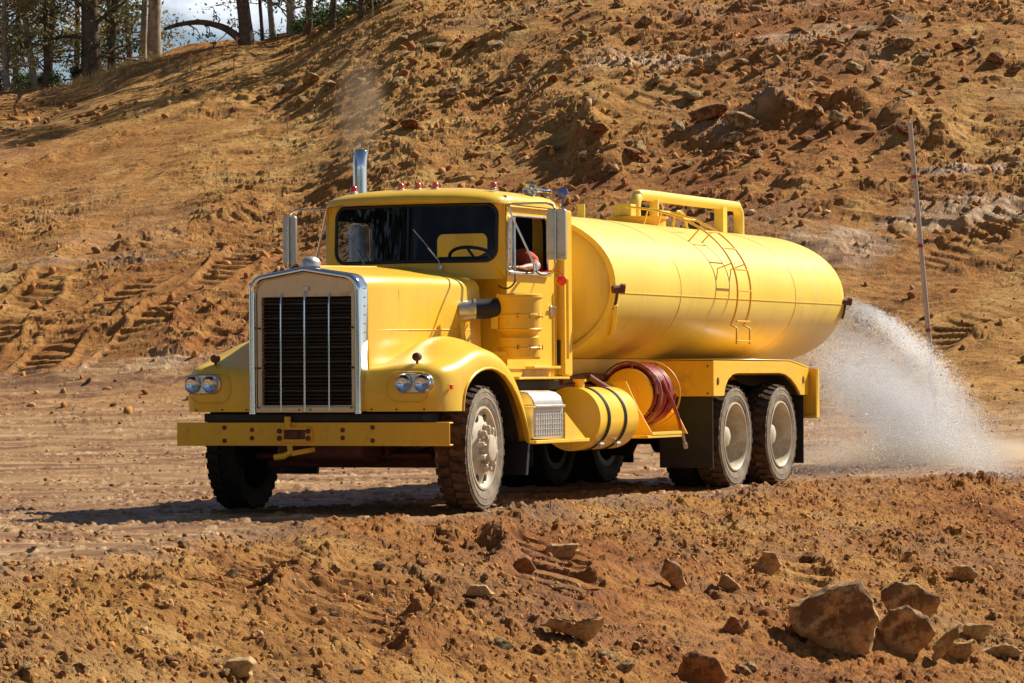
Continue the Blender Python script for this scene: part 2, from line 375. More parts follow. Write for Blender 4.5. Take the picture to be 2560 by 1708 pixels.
# hill: distances and the height reached there, for a few bearings
HX = [PXC(v) for v in (-1800, -600, 0, 640, 1100, 1600, 2100, 2560, 3200, 4600)]
HDK = [38.0, 44.0, 50.0, 54.0, 60.0, 65.5, 71.0, 76.0, 80.0, 92.0, 160.0]
def zy(d, y): return CAMZ + d * (945 - y) / 8887.0
HY = {  # photo rows seen at those distances
 0: [1190, 1125, 1052, 975, 700, 480, 360, 275, 213, 240, 420],
 1: [1190, 1122, 1050, 955, 640, 400, 270, 180, 108, 150, 400],
 2: [1188, 1110, 1020, 900, 560, 300, 120, 20, -40, 40, 400],
 3: [1188, 1100, 990, 840, 480, 190, 10, -90, -140, -40, 400],
 4: [1186, 1085, 960, 790, 420, 120, -60, -150, -180, -60, 400],
 5: [1184, 1075, 940, 760, 400, 90, -90, -170, -200, -60, 400]}
order = [0, 0, 0, 1, 2, 3, 4, 5, 5, 5]
HZ = np.array([[zy(d, y) for d, y in zip(HDK, HY[k])] for k in order])
def hill_z(t, d):
    # cubic-ish along distance by smoothing a linear lookup
    def look(dd):
        w = np.interp(t, HX, range(len(HX))); i = np.clip(np.floor(w).astype(int), 0, len(HX) - 2); f = w - i; f = f * f * (3 - 2 * f)
        q = np.interp(dd, HDK, range(len(HDK))); j = np.clip(np.floor(q).astype(int), 0, len(HDK) - 2); e = q - j
        A = HZ[i, j] * (1 - e) + HZ[i, j + 1] * e; B = HZ[i + 1, j] * (1 - e) + HZ[i + 1, j + 1] * e
        return A * (1 - f) + B * f
    return (look(d - 1.2) + look(d) * 2 + look(d + 1.2)) / 4
# tracks left by a bulldozer: (centre line points, half width, cleat pitch, depth)
def at_hill(px, py, lo=40, hi=82):
    t = np.full(400, PXC(px)); d = np.linspace(lo, hi, 400); z = hill_z(t, d)
    y = 945 - (z - CAMZ) / d * 8887.0; i = np.argmin(np.abs(y - py)); return (t[i] * d[i], d[i])
def at_fore(px, py):
    t = PXC(px); db = float(np.interp(t, BX, BD)); df = float(np.interp(t, FX, FD)); d = np.linspace(df - 3, db, 300); k = (db - d) / (db - df)
    z = np.where(k < 1, k ** 1.25, 1 + (k - 1) * 1.1) * (CAMZ - df * 0.0859); y = 945 - (z - CAMZ) / d * 8887.0; i = int(np.argmin(np.abs(y - py))); return (t * d[i], float(d[i]))
TRACKS = [
 ([at_hill(60, 940), at_hill(230, 800), at_hill(400, 690)], 0.34, 0.30, 0.065),
 ([at_hill(230, 950), at_hill(420, 800), at_hill(560, 690), at_hill(650, 600)], 0.30, 0.30, 0.070),
 ([at_hill(420, 960), at_hill(560, 850), at_hill(660, 740), at_hill(780, 600)], 0.28, 0.30, 0.065),
 ([at_hill(-60, 900), at_hill(60, 770), at_hill(150, 690)], 0.30, 0.30, 0.06),
 ([at_hill(300, 640), at_hill(520, 560), at_hill(700, 500)], 0.26, 0.26, 0.045),
 ([at_hill(700, 470), at_hill(900, 400), at_hill(1150, 340)], 0.26, 0.26, 0.045),
 ([at_hill(1500, 300), at_hill(1750, 190), at_hill(2000, 120)], 0.5, 0.4, 0.04),
 ([at_hill(2050, 860), at_hill(2300, 700), at_hill(2560, 560), at_hill(2800, 470)], 0.40, 0.30, 0.06),
 ([at_hill(2150, 960), at_hill(2400, 830), at_hill(2700, 730)], 0.40, 0.30, 0.06),
 ([at_hill(1950, 560), at_hill(2250, 600), at_hill(2600, 640)], 0.30, 0.28, 0.05),
 ([at_fore(780, 1760), at_fore(830, 1640), at_fore(880, 1530), at_fore(950, 1420)], 0.36, 0.36, 0.10),
 ([at_fore(1330, 1560), at_fore(1370, 1450), at_fore(1400, 1340)], 0.30, 0.38, 0.085),
 ([at_fore(2060, 1540), at_fore(1990, 1450), at_fore(1920, 1370)], 0.32, 0.40, 0.07),
 ([at_fore(2520, 1560), at_fore(2430, 1460), at_fore(2330, 1370)], 0.32, 0.40, 0.07),
 ([at_fore(420, 1600), at_fore(560, 1470), at_fore(760, 1380)], 0.22, 0.22, 0.05),
]
def track_h(x, y):
    h = np.zeros_like(x); msk = np.zeros_like(x)
    for pts, hw, pitch, dep in TRACKS:
        x0 = min(p[0] for p in pts) - 1.5; x1 = max(p[0] for p in pts) + 1.5; y0 = min(p[1] for p in pts) - 1.5; y1 = max(p[1] for p in pts) + 1.5
        m = (x > x0) & (x < x1) & (y > y0) & (y < y1)
        if not m.any(): continue
        xs, ys = x[m], y[m]; bd = np.full(xs.shape, 9.0); bs = np.zeros(xs.shape); acc = 0
        for (ax, ay), (bx, by) in zip(pts[:-1], pts[1:]):
            L_ = math.hypot(bx - ax, by - ay); ux, uy = (bx - ax) / L_, (by - ay) / L_
            s_ = np.clip((xs - ax) * ux + (ys - ay) * uy, 0, L_); dd = np.hypot(xs - ax - ux * s_, ys - ay - uy * s_)
            q = dd < bd; bd = np.where(q, dd, bd); bs = np.where(q, acc + s_, bs); acc += L_
        wob = vn(xs * 1.5, ys * 1.5, 71) * 0.10 + vn(xs * 5, ys * 5, 74) * 0.04
        fade = sstep(-0.1, 0.7, bs) * sstep(-0.1, 0.7, acc - bs) * (0.35 + 0.65 * sstep(-0.45, 0.1, vn(xs * 0.7 + 3, ys * 0.7, 78)))
        inn = (1 - sstep(hw * 0.85, hw * 1.1, bd + wob)) * fade
        ph = (bs + vn(xs * 2.5, ys * 2.5, 72) * 0.05) / pitch; tri = np.abs((ph % 1) - 0.5) * 2
        brk = sstep(-0.35, 0.25, vn(xs * 0.9, ys * 0.9, 73))
        rid = (sstep(0.30, 0.65, tri) - 0.75) * dep * (0.35 + 0.65 * brk)
        berm = np.exp(-((bd + wob - hw * 1.25) / (hw * 0.25)) ** 2) * dep * 0.8 * (0.5 + brk) * fade
        hh = rid * inn + berm; h[m] += hh; msk[m] = np.maximum(msk[m], inn)
    return h, msk
RIDGES = [([at_hill(-200, 470), at_hill(110, 390), at_hill(430, 285), at_hill(800, 190)], .35, .16), ([at_hill(1500, 250), at_hill(1455, 330), at_hill(1520, 420)], .40, .38),
 ([at_hill(1050, 120), at_hill(1230, 130)], .4, .22), ([at_hill(1800, 330), at_hill(2100, 300), at_hill(2320, 360)], .5, .35), ([at_hill(650, 240), at_hill(860, 200)], .4, .14), ([at_hill(600, 520), at_hill(1000, 380)], .4, .12)]
def ridge_h(x, y):
    h = np.zeros_like(x)
    for pts, w, amp in RIDGES:
        bd = np.full(x.shape, 9.0)
        for (ax, ay), (bx, by) in zip(pts[:-1], pts[1:]):
            L_ = math.hypot(bx - ax, by - ay); ux, uy = (bx - ax) / L_, (by - ay) / L_; s_ = np.clip((x - ax) * ux + (y - ay) * uy, 0, L_); bd = np.minimum(bd, np.hypot(x - ax - ux * s_, y - ay - uy * s_))
        m = bd < 3 * w
        if m.any():
            q = bd[m] + vn(x[m] * 2.2, y[m] * 2.2, 75) * w * .6; h[m] += np.exp(-(q / w) ** 2) * amp * (0.7 + 0.6 * vn(x[m] * 1.3, y[m] * 1.3, 76)) + np.exp(-(q / w / 1.3) ** 2) * clods(x[m] * 3.5, y[m] * 3.5, 77, .6) * .25 * min(1, amp * 3)
    return h
PALES = [at_hill(200, 960) + (2.0, 1.2), at_hill(330, 655) + (1.1, .35), at_hill(60, 690) + (1.0, .4), at_hill(2110, 640) + (.9, .9), at_hill(2430, 560) + (1.4, .8), at_hill(1850, 330) + (1.0, .5), at_hill(2480, 440) + (1.2, .3), at_hill(1700, 130) + (2.2, .5), at_hill(2000, 70) + (2.0, .5)]
def terrain(x, y, full=False):
    """height, road mask, red soil mask"""
    x = np.asarray(x, float); y = np.asarray(y, float); d = np.maximum(y, 1.0); t = x / d
    db = np.interp(t, BX, BD) + vn(x * 0.9, y * 0.05, 5) * 0.35 + vn(x * 3.1, y * 0.3, 6) * 0.12
    df = np.interp(t, FX, FD); zf = CAMZ - df * 0.0859
    k = np.clip((db - d) / (db - df), 0, 2.2)
    fore = np.where(k < 1, k ** 1.25, 1 + (k - 1) * 1.1) * zf
    hz = hill_z(t, d); blend = sstep(36.0, 42.0, d); back = hz * blend
    isf = sstep(-0.7, 0.5 + 1.3 * (1 - sstep(PXC(200), PXC(1000), t)), db - d)
    z = np.where(d < db, fore, 0.0) + np.where(d > 36, back, 0.0)
    # low berm of pushed-up dirt along the edge of the road
    bh = np.interp(t, [PXC(v) for v in (0, 640, 1000, 1200, 1300, 1500, 1843, 2000, 2560)], [0.0, .02, .03, .02, .05, .04, .03, .02, .0])
    bw = np.exp(-((db - 0.45 - d) / 0.55) ** 2) * (bh + 0.05 * np.clip(fbm(x * 1.3, y * 0.5, 3, 31), -0.6, 1))
    rightb = sstep(PXC(1950), PXC(2300), t)
    bw = bw + np.exp(-((db - 0.3 - d) / 0.9) ** 2) * rightb * (0.0 + 0.07 * np.clip(vn(x * 0.95 + 3.1, y * 0.1, 33), 0, 1))
    z = z + bw
    hillm = sstep(49.5, 56, d + 8 * sstep(PXC(300), PXC(2200), t)); roadm = (1 - isf) * (1 - hillm)
    rough = np.maximum(isf, hillm)
    sc = np.where(d > 40, 1.0, 0.0)
    # broad unevenness
    hx, hy = x * 1.4, y * 1.4
    z = z + hillm * (fbm(hx * 0.11, hy * 0.12, 3, 1) * 0.22) * sstep(0, 1, (96 - d) / 12) * sstep(46, 56, d)
    z = z + isf * fbm(x * 0.8, y * 0.7, 3, 11) * 0.045 * sstep(0.0, 1.2, db - d)
    # gullies / push ridges on the hill face, running up and to the right
    a = hx * 0.80 - hy * 0.28; b_ = hx * 0.28 + hy * 0.80
    rg = 1 - np.abs(fbm(a * 0.35, b_ * 0.16, 3, 41)); z = z + hillm * (rg - 0.6) * 0.13
    left = 1 - sstep(PXC(200), PXC(1000), t); shelf = left * sstep(63, 68, d)
    # rubble fields
    rub = sstep(-0.10, 0.45, fbm(hx * 0.13 + 2, hy * 0.15, 3, 51)) * hillm * (1 - 0.85 * shelf) * (1 - 0.6 * left)
    big = clods(hx * 1.0, hy * 1.1, 61, 0.40) * 0.40 + clods(hx * 2.3, hy * 2.6, 65, 0.5) * 0.24
    z = z + big * rub * 0.55 + hillm * ridge_h(x, y)
    far = sstep(38, 44, d)
    fine = (1 - 0.6 * track_h(x, y)[1]) * (0.45 + 0.75 * sstep(-0.35, 0.45, fbm(hx * 0.3, hy * 0.4, 3, 87)))
    z = z + hillm * far * (1 - 0.7 * shelf) * fine * (fbm(hx * 1.2, hy * 1.3, 4, 21, 0.5) * 0.045 + (1 - np.abs(fbm(hx * 0.6 - hy * 0.25, hy * 1.7 + hx * 0.2, 3, 23))) * 0.075
          + clods(hx * 2.4, hy * 2.8, 81, 0.45) * 0.085 + clods(hx * 6, hy * 6, 83, 0.55) * 0.070 + clods(hx * 13, hy * 12, 85, 0.6) * 0.038)
    th, tin = track_h(x, y)
    # near soil: lumps at three sizes
    nm = isf * (1 - far); nl_ = nm * (1 - 0.72 * tin)
    if np.any(nm > 0.01):
        fld = 0.45 + 0.8 * sstep(-0.3, 0.5, fbm(x * 1.1, y * 0.8, 2, 91))
        z = z + nl_ * (clods(x * 4.2, y * 2.8, 93, 0.42) * 0.095 * fld + clods(x * 10, y * 6.5, 97, 0.65) * 0.085 * fld + clods(x * 24, y * 16, 99, 0.7) * 0.055
                      + fbm(x * 3, y * 2.0, 4, 101, .6) * 0.030 + fbm(x * 17, y * 12, 2, 105) * 0.007)
    # haul road: smooth, shallow ruts, scattered crumbs
    rd = roadm
    rut = vn(x * 0.35 + y * 0.05, (y + x * 0.35) * 1.6, 111)
    z = z + rd * (rut * 0.022 + fbm(x * 1.2, y * 2.6, 4, 112, .6) * 0.016 + clods(x * 9, y * 7, 115, 0.45) * 0.065 + rd * sstep(0.1, 0.5, fbm(x * 0.35 + 9, y * 1.1, 3, 119)) * clods(x * 16, y * 10, 118, .6) * .05 * sstep(0.0, 0.5, fbm(x * 0.5, y * 0.9, 3, 117)))
    mw = roadm * np.exp(-((d - 29.0) / 3.0) ** 2) * sstep(-0.15, 0.35, fbm(x * 0.8, y * 1.8, 3, 145))
    z = z + th + mw * (clods(x * 10, y * 8, 151, .6) * .05 + clods(x * 24, y * 18, 153, .6) * .03)
    redm = np.clip(0.24 + 0.12 * nm + 0.75 * fbm(x * 0.16, y * 0.12, 3, 121) + 0.34 * sstep(PXC(900), PXC(1300), t) * (1 - sstep(PXC(1600), PXC(2100), t)) * hillm
                   + 0.30 * nm * sstep(PXC(900), PXC(2200), t) - 0.32 * sstep(PXC(1600), PXC(2300), t) * hillm + 0.30 * shelf, 0, 1)
    pale = sstep(0.35, 0.8, fbm(x * 0.30 + 7, y * 0.40, 3, 131)) * hillm * 0.30
    for px_, py_, rx_, ry_ in PALES: pale = np.maximum(pale, (1 - sstep(0.6, 1.2, np.hypot((x - px_) / rx_, (y - py_) / ry_) + 0.35 * vn(x * 2, y * 2.5, 133))) * 0.8)
    wet = np.exp(-((db - 0.1 - d) / 0.9) ** 2) * sstep(-0.35, 0.25, fbm(x * 1.1, y * 1.6, 3, 141)) * 0.9
    wet = np.maximum(wet, sstep(0.15, 0.45, fbm(x * 0.9 + 5, y * 1.0, 3, 143)) * nm * 0.30)
    wet = np.maximum(wet, roadm * np.exp(-((d - 29.5) / 3.2) ** 2) * sstep(-0.3, 0.3, fbm(x * 0.8, y * 1.8, 3, 145)) * 0.8)
    if full: return z, np.clip(roadm + pale, 0, 1), redm, np.clip(wet, 0, 1)
    return z, np.clip(roadm + pale, 0, 1), redm
def ground_z(x, y):
    z, _, _ = terrain(np.array([float(x)]), np.array([float(y)])); return float(z[0])
def build_terrain():
    tcol = np.concatenate([np.linspace(-0.60, -0.165, 60, endpoint=False), np.linspace(-0.165, 0.165, 1050, endpoint=False), np.linspace(0.165, 0.60, 60)])
    rows = [np.linspace(-6, 14.5, 24, endpoint=False), np.geomspace(14.5, 38, 900, endpoint=False), np.geomspace(38, 50, 110, endpoint=False), np.geomspace(50, 84, 520, endpoint=False), np.linspace(84, 420, 60)]
    d = np.concatenate(rows); nr, nc = len(d), len(tcol)
    D, T = np.meshgrid(d, tcol, indexing='ij'); X = T * np.maximum(D, 13.0) ; Y = D
    Z = np.zeros_like(X); RM = np.zeros_like(X); RD = np.zeros_like(X); WT = np.zeros_like(X)
    for i in range(0, nr, 200):
        z, rm, rd, wt = terrain(X[i:i + 200], Y[i:i + 200], True); Z[i:i + 200] = z; RM[i:i + 200] = rm; RD[i:i + 200] = rd; WT[i:i + 200] = wt
    behind = D < 14.2
    zb = Z[24:25, :]; Z = np.where(behind, np.minimum(Z, np.broadcast_to(zb, Z.shape)), Z); Z = np.where(behind, np.maximum(Z, -1.6), Z)
    # three sheets that share their borders: bank in front, haul road, hillside
    dbn = np.interp(T, BX, BD)
    cls = np.where(D[:-1, :-1] < dbn[:-1, :-1] - 0.2, 0, np.where(D[:-1, :-1] < 54 - 8 * sstep(PXC(300), PXC(2200), T[:-1, :-1]), 1, 2))
    idx = np.arange(nr * nc).reshape(nr, nc)
    quads = np.stack([idx[:-1, :-1], idx[:-1, 1:], idx[1:, 1:], idx[1:, :-1]], -1)
    P = np.stack([X, Y, Z], -1).reshape(-1, 3).astype(np.float32); C4 = np.stack([RM, RD, WT, np.ones_like(RM)], -1).reshape(-1, 4).astype(np.float32)
    for k, nm in enumerate(('ground', 'road', 'hillside')):
        q = quads[cls == k]; used, inv = np.unique(q, return_inverse=True); inv = inv.reshape(q.shape)
        me = bpy.data.meshes.new(nm); me.vertices.add(len(used)); me.vertices.foreach_set('co', P[used].ravel())
        me.loops.add(inv.size); me.loops.foreach_set('vertex_index', inv.ravel().astype(np.int32))
        me.polygons.add(len(q)); me.polygons.foreach_set('loop_start', np.arange(0, inv.size, 4, dtype=np.int32))
        me.update(calc_edges=True)
        at = me.attributes.new('zone', 'FLOAT_COLOR', 'POINT'); at.data.foreach_set('color', C4[used].ravel())
        me.polygons.foreach_set('use_smooth', np.full(len(q), k == 1)); me.materials.append(M['soil'])
        o = bpy.data.objects.new(nm, me); col.objects.link(o); tag(o, kind='structure')
build_terrain()

# ------------------------------------------------------------------ rocks
def rock_mesh(name, seed, sub=3, flat=0.62, cuts=9, m='rock', stretch=(1.3, 1.0)):
    r = random.Random(seed); bm = bmesh.new(); bmesh.ops.create_icosphere(bm, subdivisions=sub, radius=1.0)
    planes = []
    for _ in range(cuts):
        n = Vector((r.gauss(0, 1), r.gauss(0, 1), r.gauss(0, 0.8))).normalized(); planes.append((n, r.uniform(0.50, 0.82)))
    for v in bm.verts:
        p = v.co.copy()
        for n, dd in planes:
            k = p.dot(n)
            if k > dd: p -= n * (k - dd) * 0.96
        p.x *= stretch[0]; p.y *= stretch[1]; p.z *= flat; v.co = p
    x = np.array([v.co.x for v in bm.verts]); y = np.array([v.co.y for v in bm.verts]); z = np.array([v.co.z for v in bm.verts])
    nn = vn(x * 3 + z * 2, y * 3 - z * 2, seed) * 0.05 + vn(x * 8 + z * 5, y * 8 + z * 6, seed + 5) * 0.02
    for v, k in zip(bm.verts, nn): v.co += v.co.normalized() * float(k)
    me = bpy.data.meshes.new(name); bm.to_mesh(me); bm.free(); me.materials.append(M[m])
    me.polygons.foreach_set('use_smooth', [True] * len(me.polygons)); me.set_sharp_from_angle(angle=R(22))
    return me
def ray_ground(px, py, dmin, dmax):
    d = np.linspace(dmin, dmax, 1500); t = np.full_like(d, PXC(px)); z, _, _ = terrain(t * d, d)
    y = 945 - (z - CAMZ) / d * 8887.0; vis = np.where(y <= py)[0]
    i = vis[0] if len(vis) else int(np.argmin(np.abs(y - py))); return float(t[i] * d[i]), float(d[i]), float(z[i])
def rock_label(me, px, py, size):
    colr = {'rock': 'tan', 'rockred': 'reddish brown', 'rockpale': 'pale'}[[k for k in ('rock', 'rockred', 'rockpale') if M[k] == me.materials[0]][0]]
    shp = 'flat' if me.name in ('rock.003', 'rock.004') else 'angular'
    big_ = 'tiny' if size < 20 else 'small' if size < 32 else 'medium' if size < 48 else 'large'
    if py > 1200:
        reg = 'in the bottom left corner' if px < 450 else 'left of the foreground track' if px < 800 else 'in the foreground track marks' if px < 1100 else 'below the front wheel' if px < 1350 else 'below the fuel tank' if px < 1700 else 'beside the largest boulder' if px < 2150 else 'in the bottom right corner'
        row = 'near the road edge' if py < 1450 else 'mid bank' if py < 1580 else 'near the bottom edge'
        return f'{big_} {colr} {shp} stone {reg}, {row}'
    reg = 'left of the exhaust smoke' if px < 850 else 'above the windshield' if px < 1100 else 'above the driver door' if px < 1350 else 'above the front of the tank' if px < 1600 else 'above the ladder' if px < 1800 else 'above the rear of the tank' if px < 2050 else 'left of the tall pole' if px < 2290 else 'right of the tall pole'
    row = 'at the top edge' if py < 70 else 'high on the hill' if py < 160 else 'mid hill' if py < 260 else 'low on the hill' if py < 340 else 'near truck height'
    return f'{big_} {colr} {shp} rock {reg}, {row}'
def put_rock(me, px, py, size_px, dmin, dmax, label, group=None, rz=0, tilt=(0, 0), sink=0.25, name='rock', cat='rock'):
    x, y, z = ray_ground(px, py, dmin, dmax); s = size_px / 8887.0 * y / 2.3
    o = bpy.data.objects.new(name, me); col.objects.link(o); o.location = (x, y, z + s * (0.62 - sink)); o.scale = (s, s, s)
    o.rotation_euler = (tilt[0], tilt[1], rz); tag(o, rock_label(me, px, py, size_px), cat, group); return o
rk = random.Random(5)
# the boulder and its companions at the lower right
big = rock_mesh('rock', 101, 5, 0.95, 7, 'rock', (1.35, 0.9))
bx, by, bz = ray_ground(2085, 1640, 20, 33)
def shaped_boulder(name, outline, depth, m, seed):
    """chunky rock: outline (x, z) swept through depth with bevelled, chipped faces"""
    bm = bmesh.new(); rings = []; prof = [(-.045, .08), (-.04, .3), (-.03, .55), (-.01, .78), (0.02, 0.92), (0.10, 0.985), (0.35, 1.0), (0.68, 0.96), (0.92, 0.82), (1.0, 0.5), (1.03, .15)]
    cx = sum(p[0] for p in outline) / len(outline); cz = sum(p[1] for p in outline) / len(outline)
    pts = []
    for i in range(len(outline)):
        a, b = outline[i], outline[(i + 1) % len(outline)]
        for k in range(10): pts.append((a[0] + (b[0] - a[0]) * k / 10, a[1] + (b[1] - a[1]) * k / 10))
    for tt, sc in prof:
        rings.append([bm.verts.new((cx + (p[0] - cx) * sc, tt * depth, cz + (p[1] - cz) * (sc * 0.5 + 0.5 if p[1] > cz else sc))) for p in pts])
    n = len(pts); jr = random.Random(seed)
    ja = [jr.uniform(-1, 1) for _ in range(n)]
    for rg, (_t, sc_) in zip(rings, prof):
        for j, v in enumerate(rg):
            a = (ja[j // 7] * (1 - (j % 7) / 7) + ja[(j // 7 + 1)] * ((j % 7) / 7)) * 0.022 * sc_; v.co.x += a; v.co.z += a * .6; v.co.y += -0.32 * (v.co.z - cz) + 0.12 * (v.co.x - cx)
    for i in range(len(rings) - 1):
        for j in range(n): bm.faces.new((rings[i][j], rings[i][(j + 1) % n], rings[i + 1][(j + 1) % n], rings[i + 1][j]))
    for rg, sg in ((rings[0], -1), (rings[-1], 1)):
        c = bm.verts.new((cx, rg[0].co.y + sg * depth * 0.08, cz))
        for j in range(n): bm.faces.new((rg[j], rg[(j + 1) % n], c))
    bmesh.ops.recalc_face_normals(bm, faces=bm.faces)
    bmesh.ops.subdivide_edges(bm, edges=bm.edges, cuts=1, use_grid_fill=True)
    x = np.array([v.co.x for v in bm.verts]); y = np.array([v.co.y for v in bm.verts]); z = np.array([v.co.z for v in bm.verts]); S = max(depth, 0.2)
    nn = (vn(x * 9 + z * 6, y * 9 - z * 5, seed) * 0.016 + vn(x * 24, z * 24 + y * 20, seed + 3) * 0.007)
    bm.normal_update()
    for v, k in zip(bm.verts, nn): v.co += v.normal * float(k)
    me = bpy.data.meshes.new(name); bm.to_mesh(me); bm.free(); me.materials.append(M[m])
    me.polygons.foreach_set('use_smooth', [True] * len(me.polygons)); me.set_sharp_from_angle(angle=R(28))
    return me
def px_outline(pts, px0, py0, d): return [((x - px0) / 8887.0 * d, (py0 - y) / 8887.0 * d) for x, y in pts]
def put_boulder(pts, base, depth, dmin, dmax, label, m='rock', seed=1, lift=0.0):
    x, y, z = ray_ground(base[0], base[1], dmin, dmax)
    me = shaped_boulder('rock', px_outline(pts, base[0], base[1], y), depth, m, seed)
    o = bpy.data.objects.new('rock', me); col.objects.link(o); o.location = (x, y, z + lift); tag(o, label, 'rock'); return o
put_boulder([(1975, 1560), (1970, 1520), (2060, 1480), (2150, 1458), (2190, 1505), (2195, 1560), (2180, 1640), (2120, 1665), (2040, 1630), (1985, 1595)], (2080, 1640), 0.42, 16, 34,
            'largest tan boulder with a flat rust stained face, lower right foreground', 'rock', 3, 0.0)
put_boulder([(2195, 1580), (2215, 1530), (2260, 1520), (2320, 1548), (2330, 1590), (2300, 1650), (2250, 1662), (2205, 1630)], (2265, 1650), 0.26, 16, 34,
            'round brown rock leaning against the right side of the largest boulder', 'rock', 8, 0.0)
put_boulder([(2205, 1560), (2200, 1500), (2235, 1478), (2290, 1488), (2345, 1520), (2350, 1560), (2300, 1575)], (2275, 1600), 0.22, 16, 34,
            'jagged tan rock piece wedged behind the round brown rock', 'rock', 52, 0.04)
put_boulder([(2330, 1668), (2325, 1630), (2350, 1600), (2385, 1575), (2390, 1600), (2360, 1640)], (2350, 1668), 0.10, 16, 34,
            'thin upright splinter of rock between the round rock and the wedge', 'rockpale', 55)
put_boulder([(2400, 1600), (2410, 1575), (2470, 1580), (2480, 1600), (2440, 1615)], (2440, 1612), 0.12, 16, 34,
            'small flat greenish tan stone above the wedge shaped rock', 'rockpale', 58)
put_boulder([(2355, 1650), (2375, 1618), (2430, 1612), (2436, 1635), (2420, 1662), (2370, 1668)], (2395, 1660), 0.16, 16, 34,
            'small wedge shaped rock at the right end of the boulder cluster', 'rock', 12)
put_boulder([(2440, 1640), (2480, 1622), (2550, 1628), (2556, 1648), (2500, 1660), (2450, 1655)], (2500, 1655), 0.18, 16, 34,
            'flat pale slab of rock at the lower right edge of the picture', 'rockpale', 15)
put_boulder([(1690, 1700), (1700, 1650), (1740, 1635), (1790, 1660), (1812, 1700), (1800, 1740), (1700, 1740)], (1750, 1720), 0.24, 14, 33,
            'dark red brown rock cut off by the bottom edge of the picture', 'rockred', 17)
put_boulder([(1345, 1560), (1370, 1543), (1440, 1560), (1510, 1545), (1500, 1580), (1465, 1612), (1430, 1595), (1385, 1575)], (1430, 1600), 0.2, 16, 34,
            'broken V shaped tan rock half buried right of centre in the foreground', 'rock', 19)
put_boulder([(1800, 1580), (1815, 1545), (1850, 1550), (1862, 1590), (1820, 1590)], (1830, 1590), 0.12, 16, 34,
            'small dark rock left of the largest boulder', 'rockred', 23)
put_boulder([(1360, 1378), (1380, 1364), (1440, 1366), (1446, 1380), (1420, 1402), (1364, 1402)], (1400, 1400), 0.16, 16, 34,
            'blocky brown stone lying just below the front steps of the truck', 'rock', 26)
put_boulder([(1290, 1415), (1296, 1396), (1328, 1398), (1336, 1420), (1310, 1434)], (1312, 1430), 0.1, 16, 34,
            'dark rounded stone beside the blocky brown stone', 'rockred', 28)
put_boulder([(1172, 1480), (1180, 1462), (1205, 1464), (1235, 1482), (1212, 1492), (1180, 1490)], (1200, 1490), 0.12, 16, 34,
            'pale chipped stone in the track below the front wheel', 'rockpale', 31)
put_boulder([(540, 1690), (560, 1650), (610, 1645), (628, 1660), (618, 1690), (560, 1698)], (585, 1690), 0.2, 14, 30,
            'pale flat topped block at the bottom left of centre', 'rockpale', 34)
put_boulder([(1880, 1432), (1900, 1390), (1925, 1392), (1950, 1420), (1930, 1440)], (1910, 1436), 0.12, 16, 36,
            'brown angular stone on the bank above the largest boulder', 'rock', 36)
put_boulder([(2370, 1450), (2385, 1424), (2435, 1428), (2440, 1448), (2405, 1464)], (2405, 1460), 0.15, 16, 36,
            'tan square stone in the rut at the right, above the boulder cluster', 'rock', 38)
put_boulder([(1650, 1440), (1668, 1402), (1690, 1420), (1712, 1470), (1690, 1480)], (1680, 1476), 0.12, 16, 36,
            'narrow upright tan stone on the bank left of the rear wheels line', 'rock', 41)
put_boulder([(1790, 1470), (1800, 1432), (1818, 1440), (1845, 1476), (1820, 1486)], (1815, 1482), 0.12, 16, 36,
            'thin tilted tan stone between the boulder and the hose reel line', 'rock', 43)
protos = [rock_mesh('rock', s, 3, fl, cu, mt, st) for s, fl, cu, mt, st in
          ((1, .6, 9, 'rock', (1.3, .9)), (2, .5, 10, 'rockred', (1.5, 1.0)), (3, .75, 8, 'rock', (1.1, .95)), (4, .45, 11, 'rockpale', (1.6, 1.0)), (6, .6, 10, 'rockred', (1.2, 1.1)), (9, .7, 12, 'rockpale', (1.25, .8)))]
fore = [(60 + rk.random() * 2450, 1330 + rk.random() ** 0.8 * 370) for _ in range(75)]
for px, py in fore:
    if 1930 < px < 2470 and py > 1440: continue
    put_rock(protos[rk.randrange(6)], px, py, rk.choice((16, 20, 24, 30, 38, 48)), 14, 40, 'small loose angular stone scattered on the dirt bank in front of the truck', 'loose stones on the front bank', rk.random() * 6.3, (rk.uniform(-.5, .5), rk.uniform(-.5, .5)), 0.35)
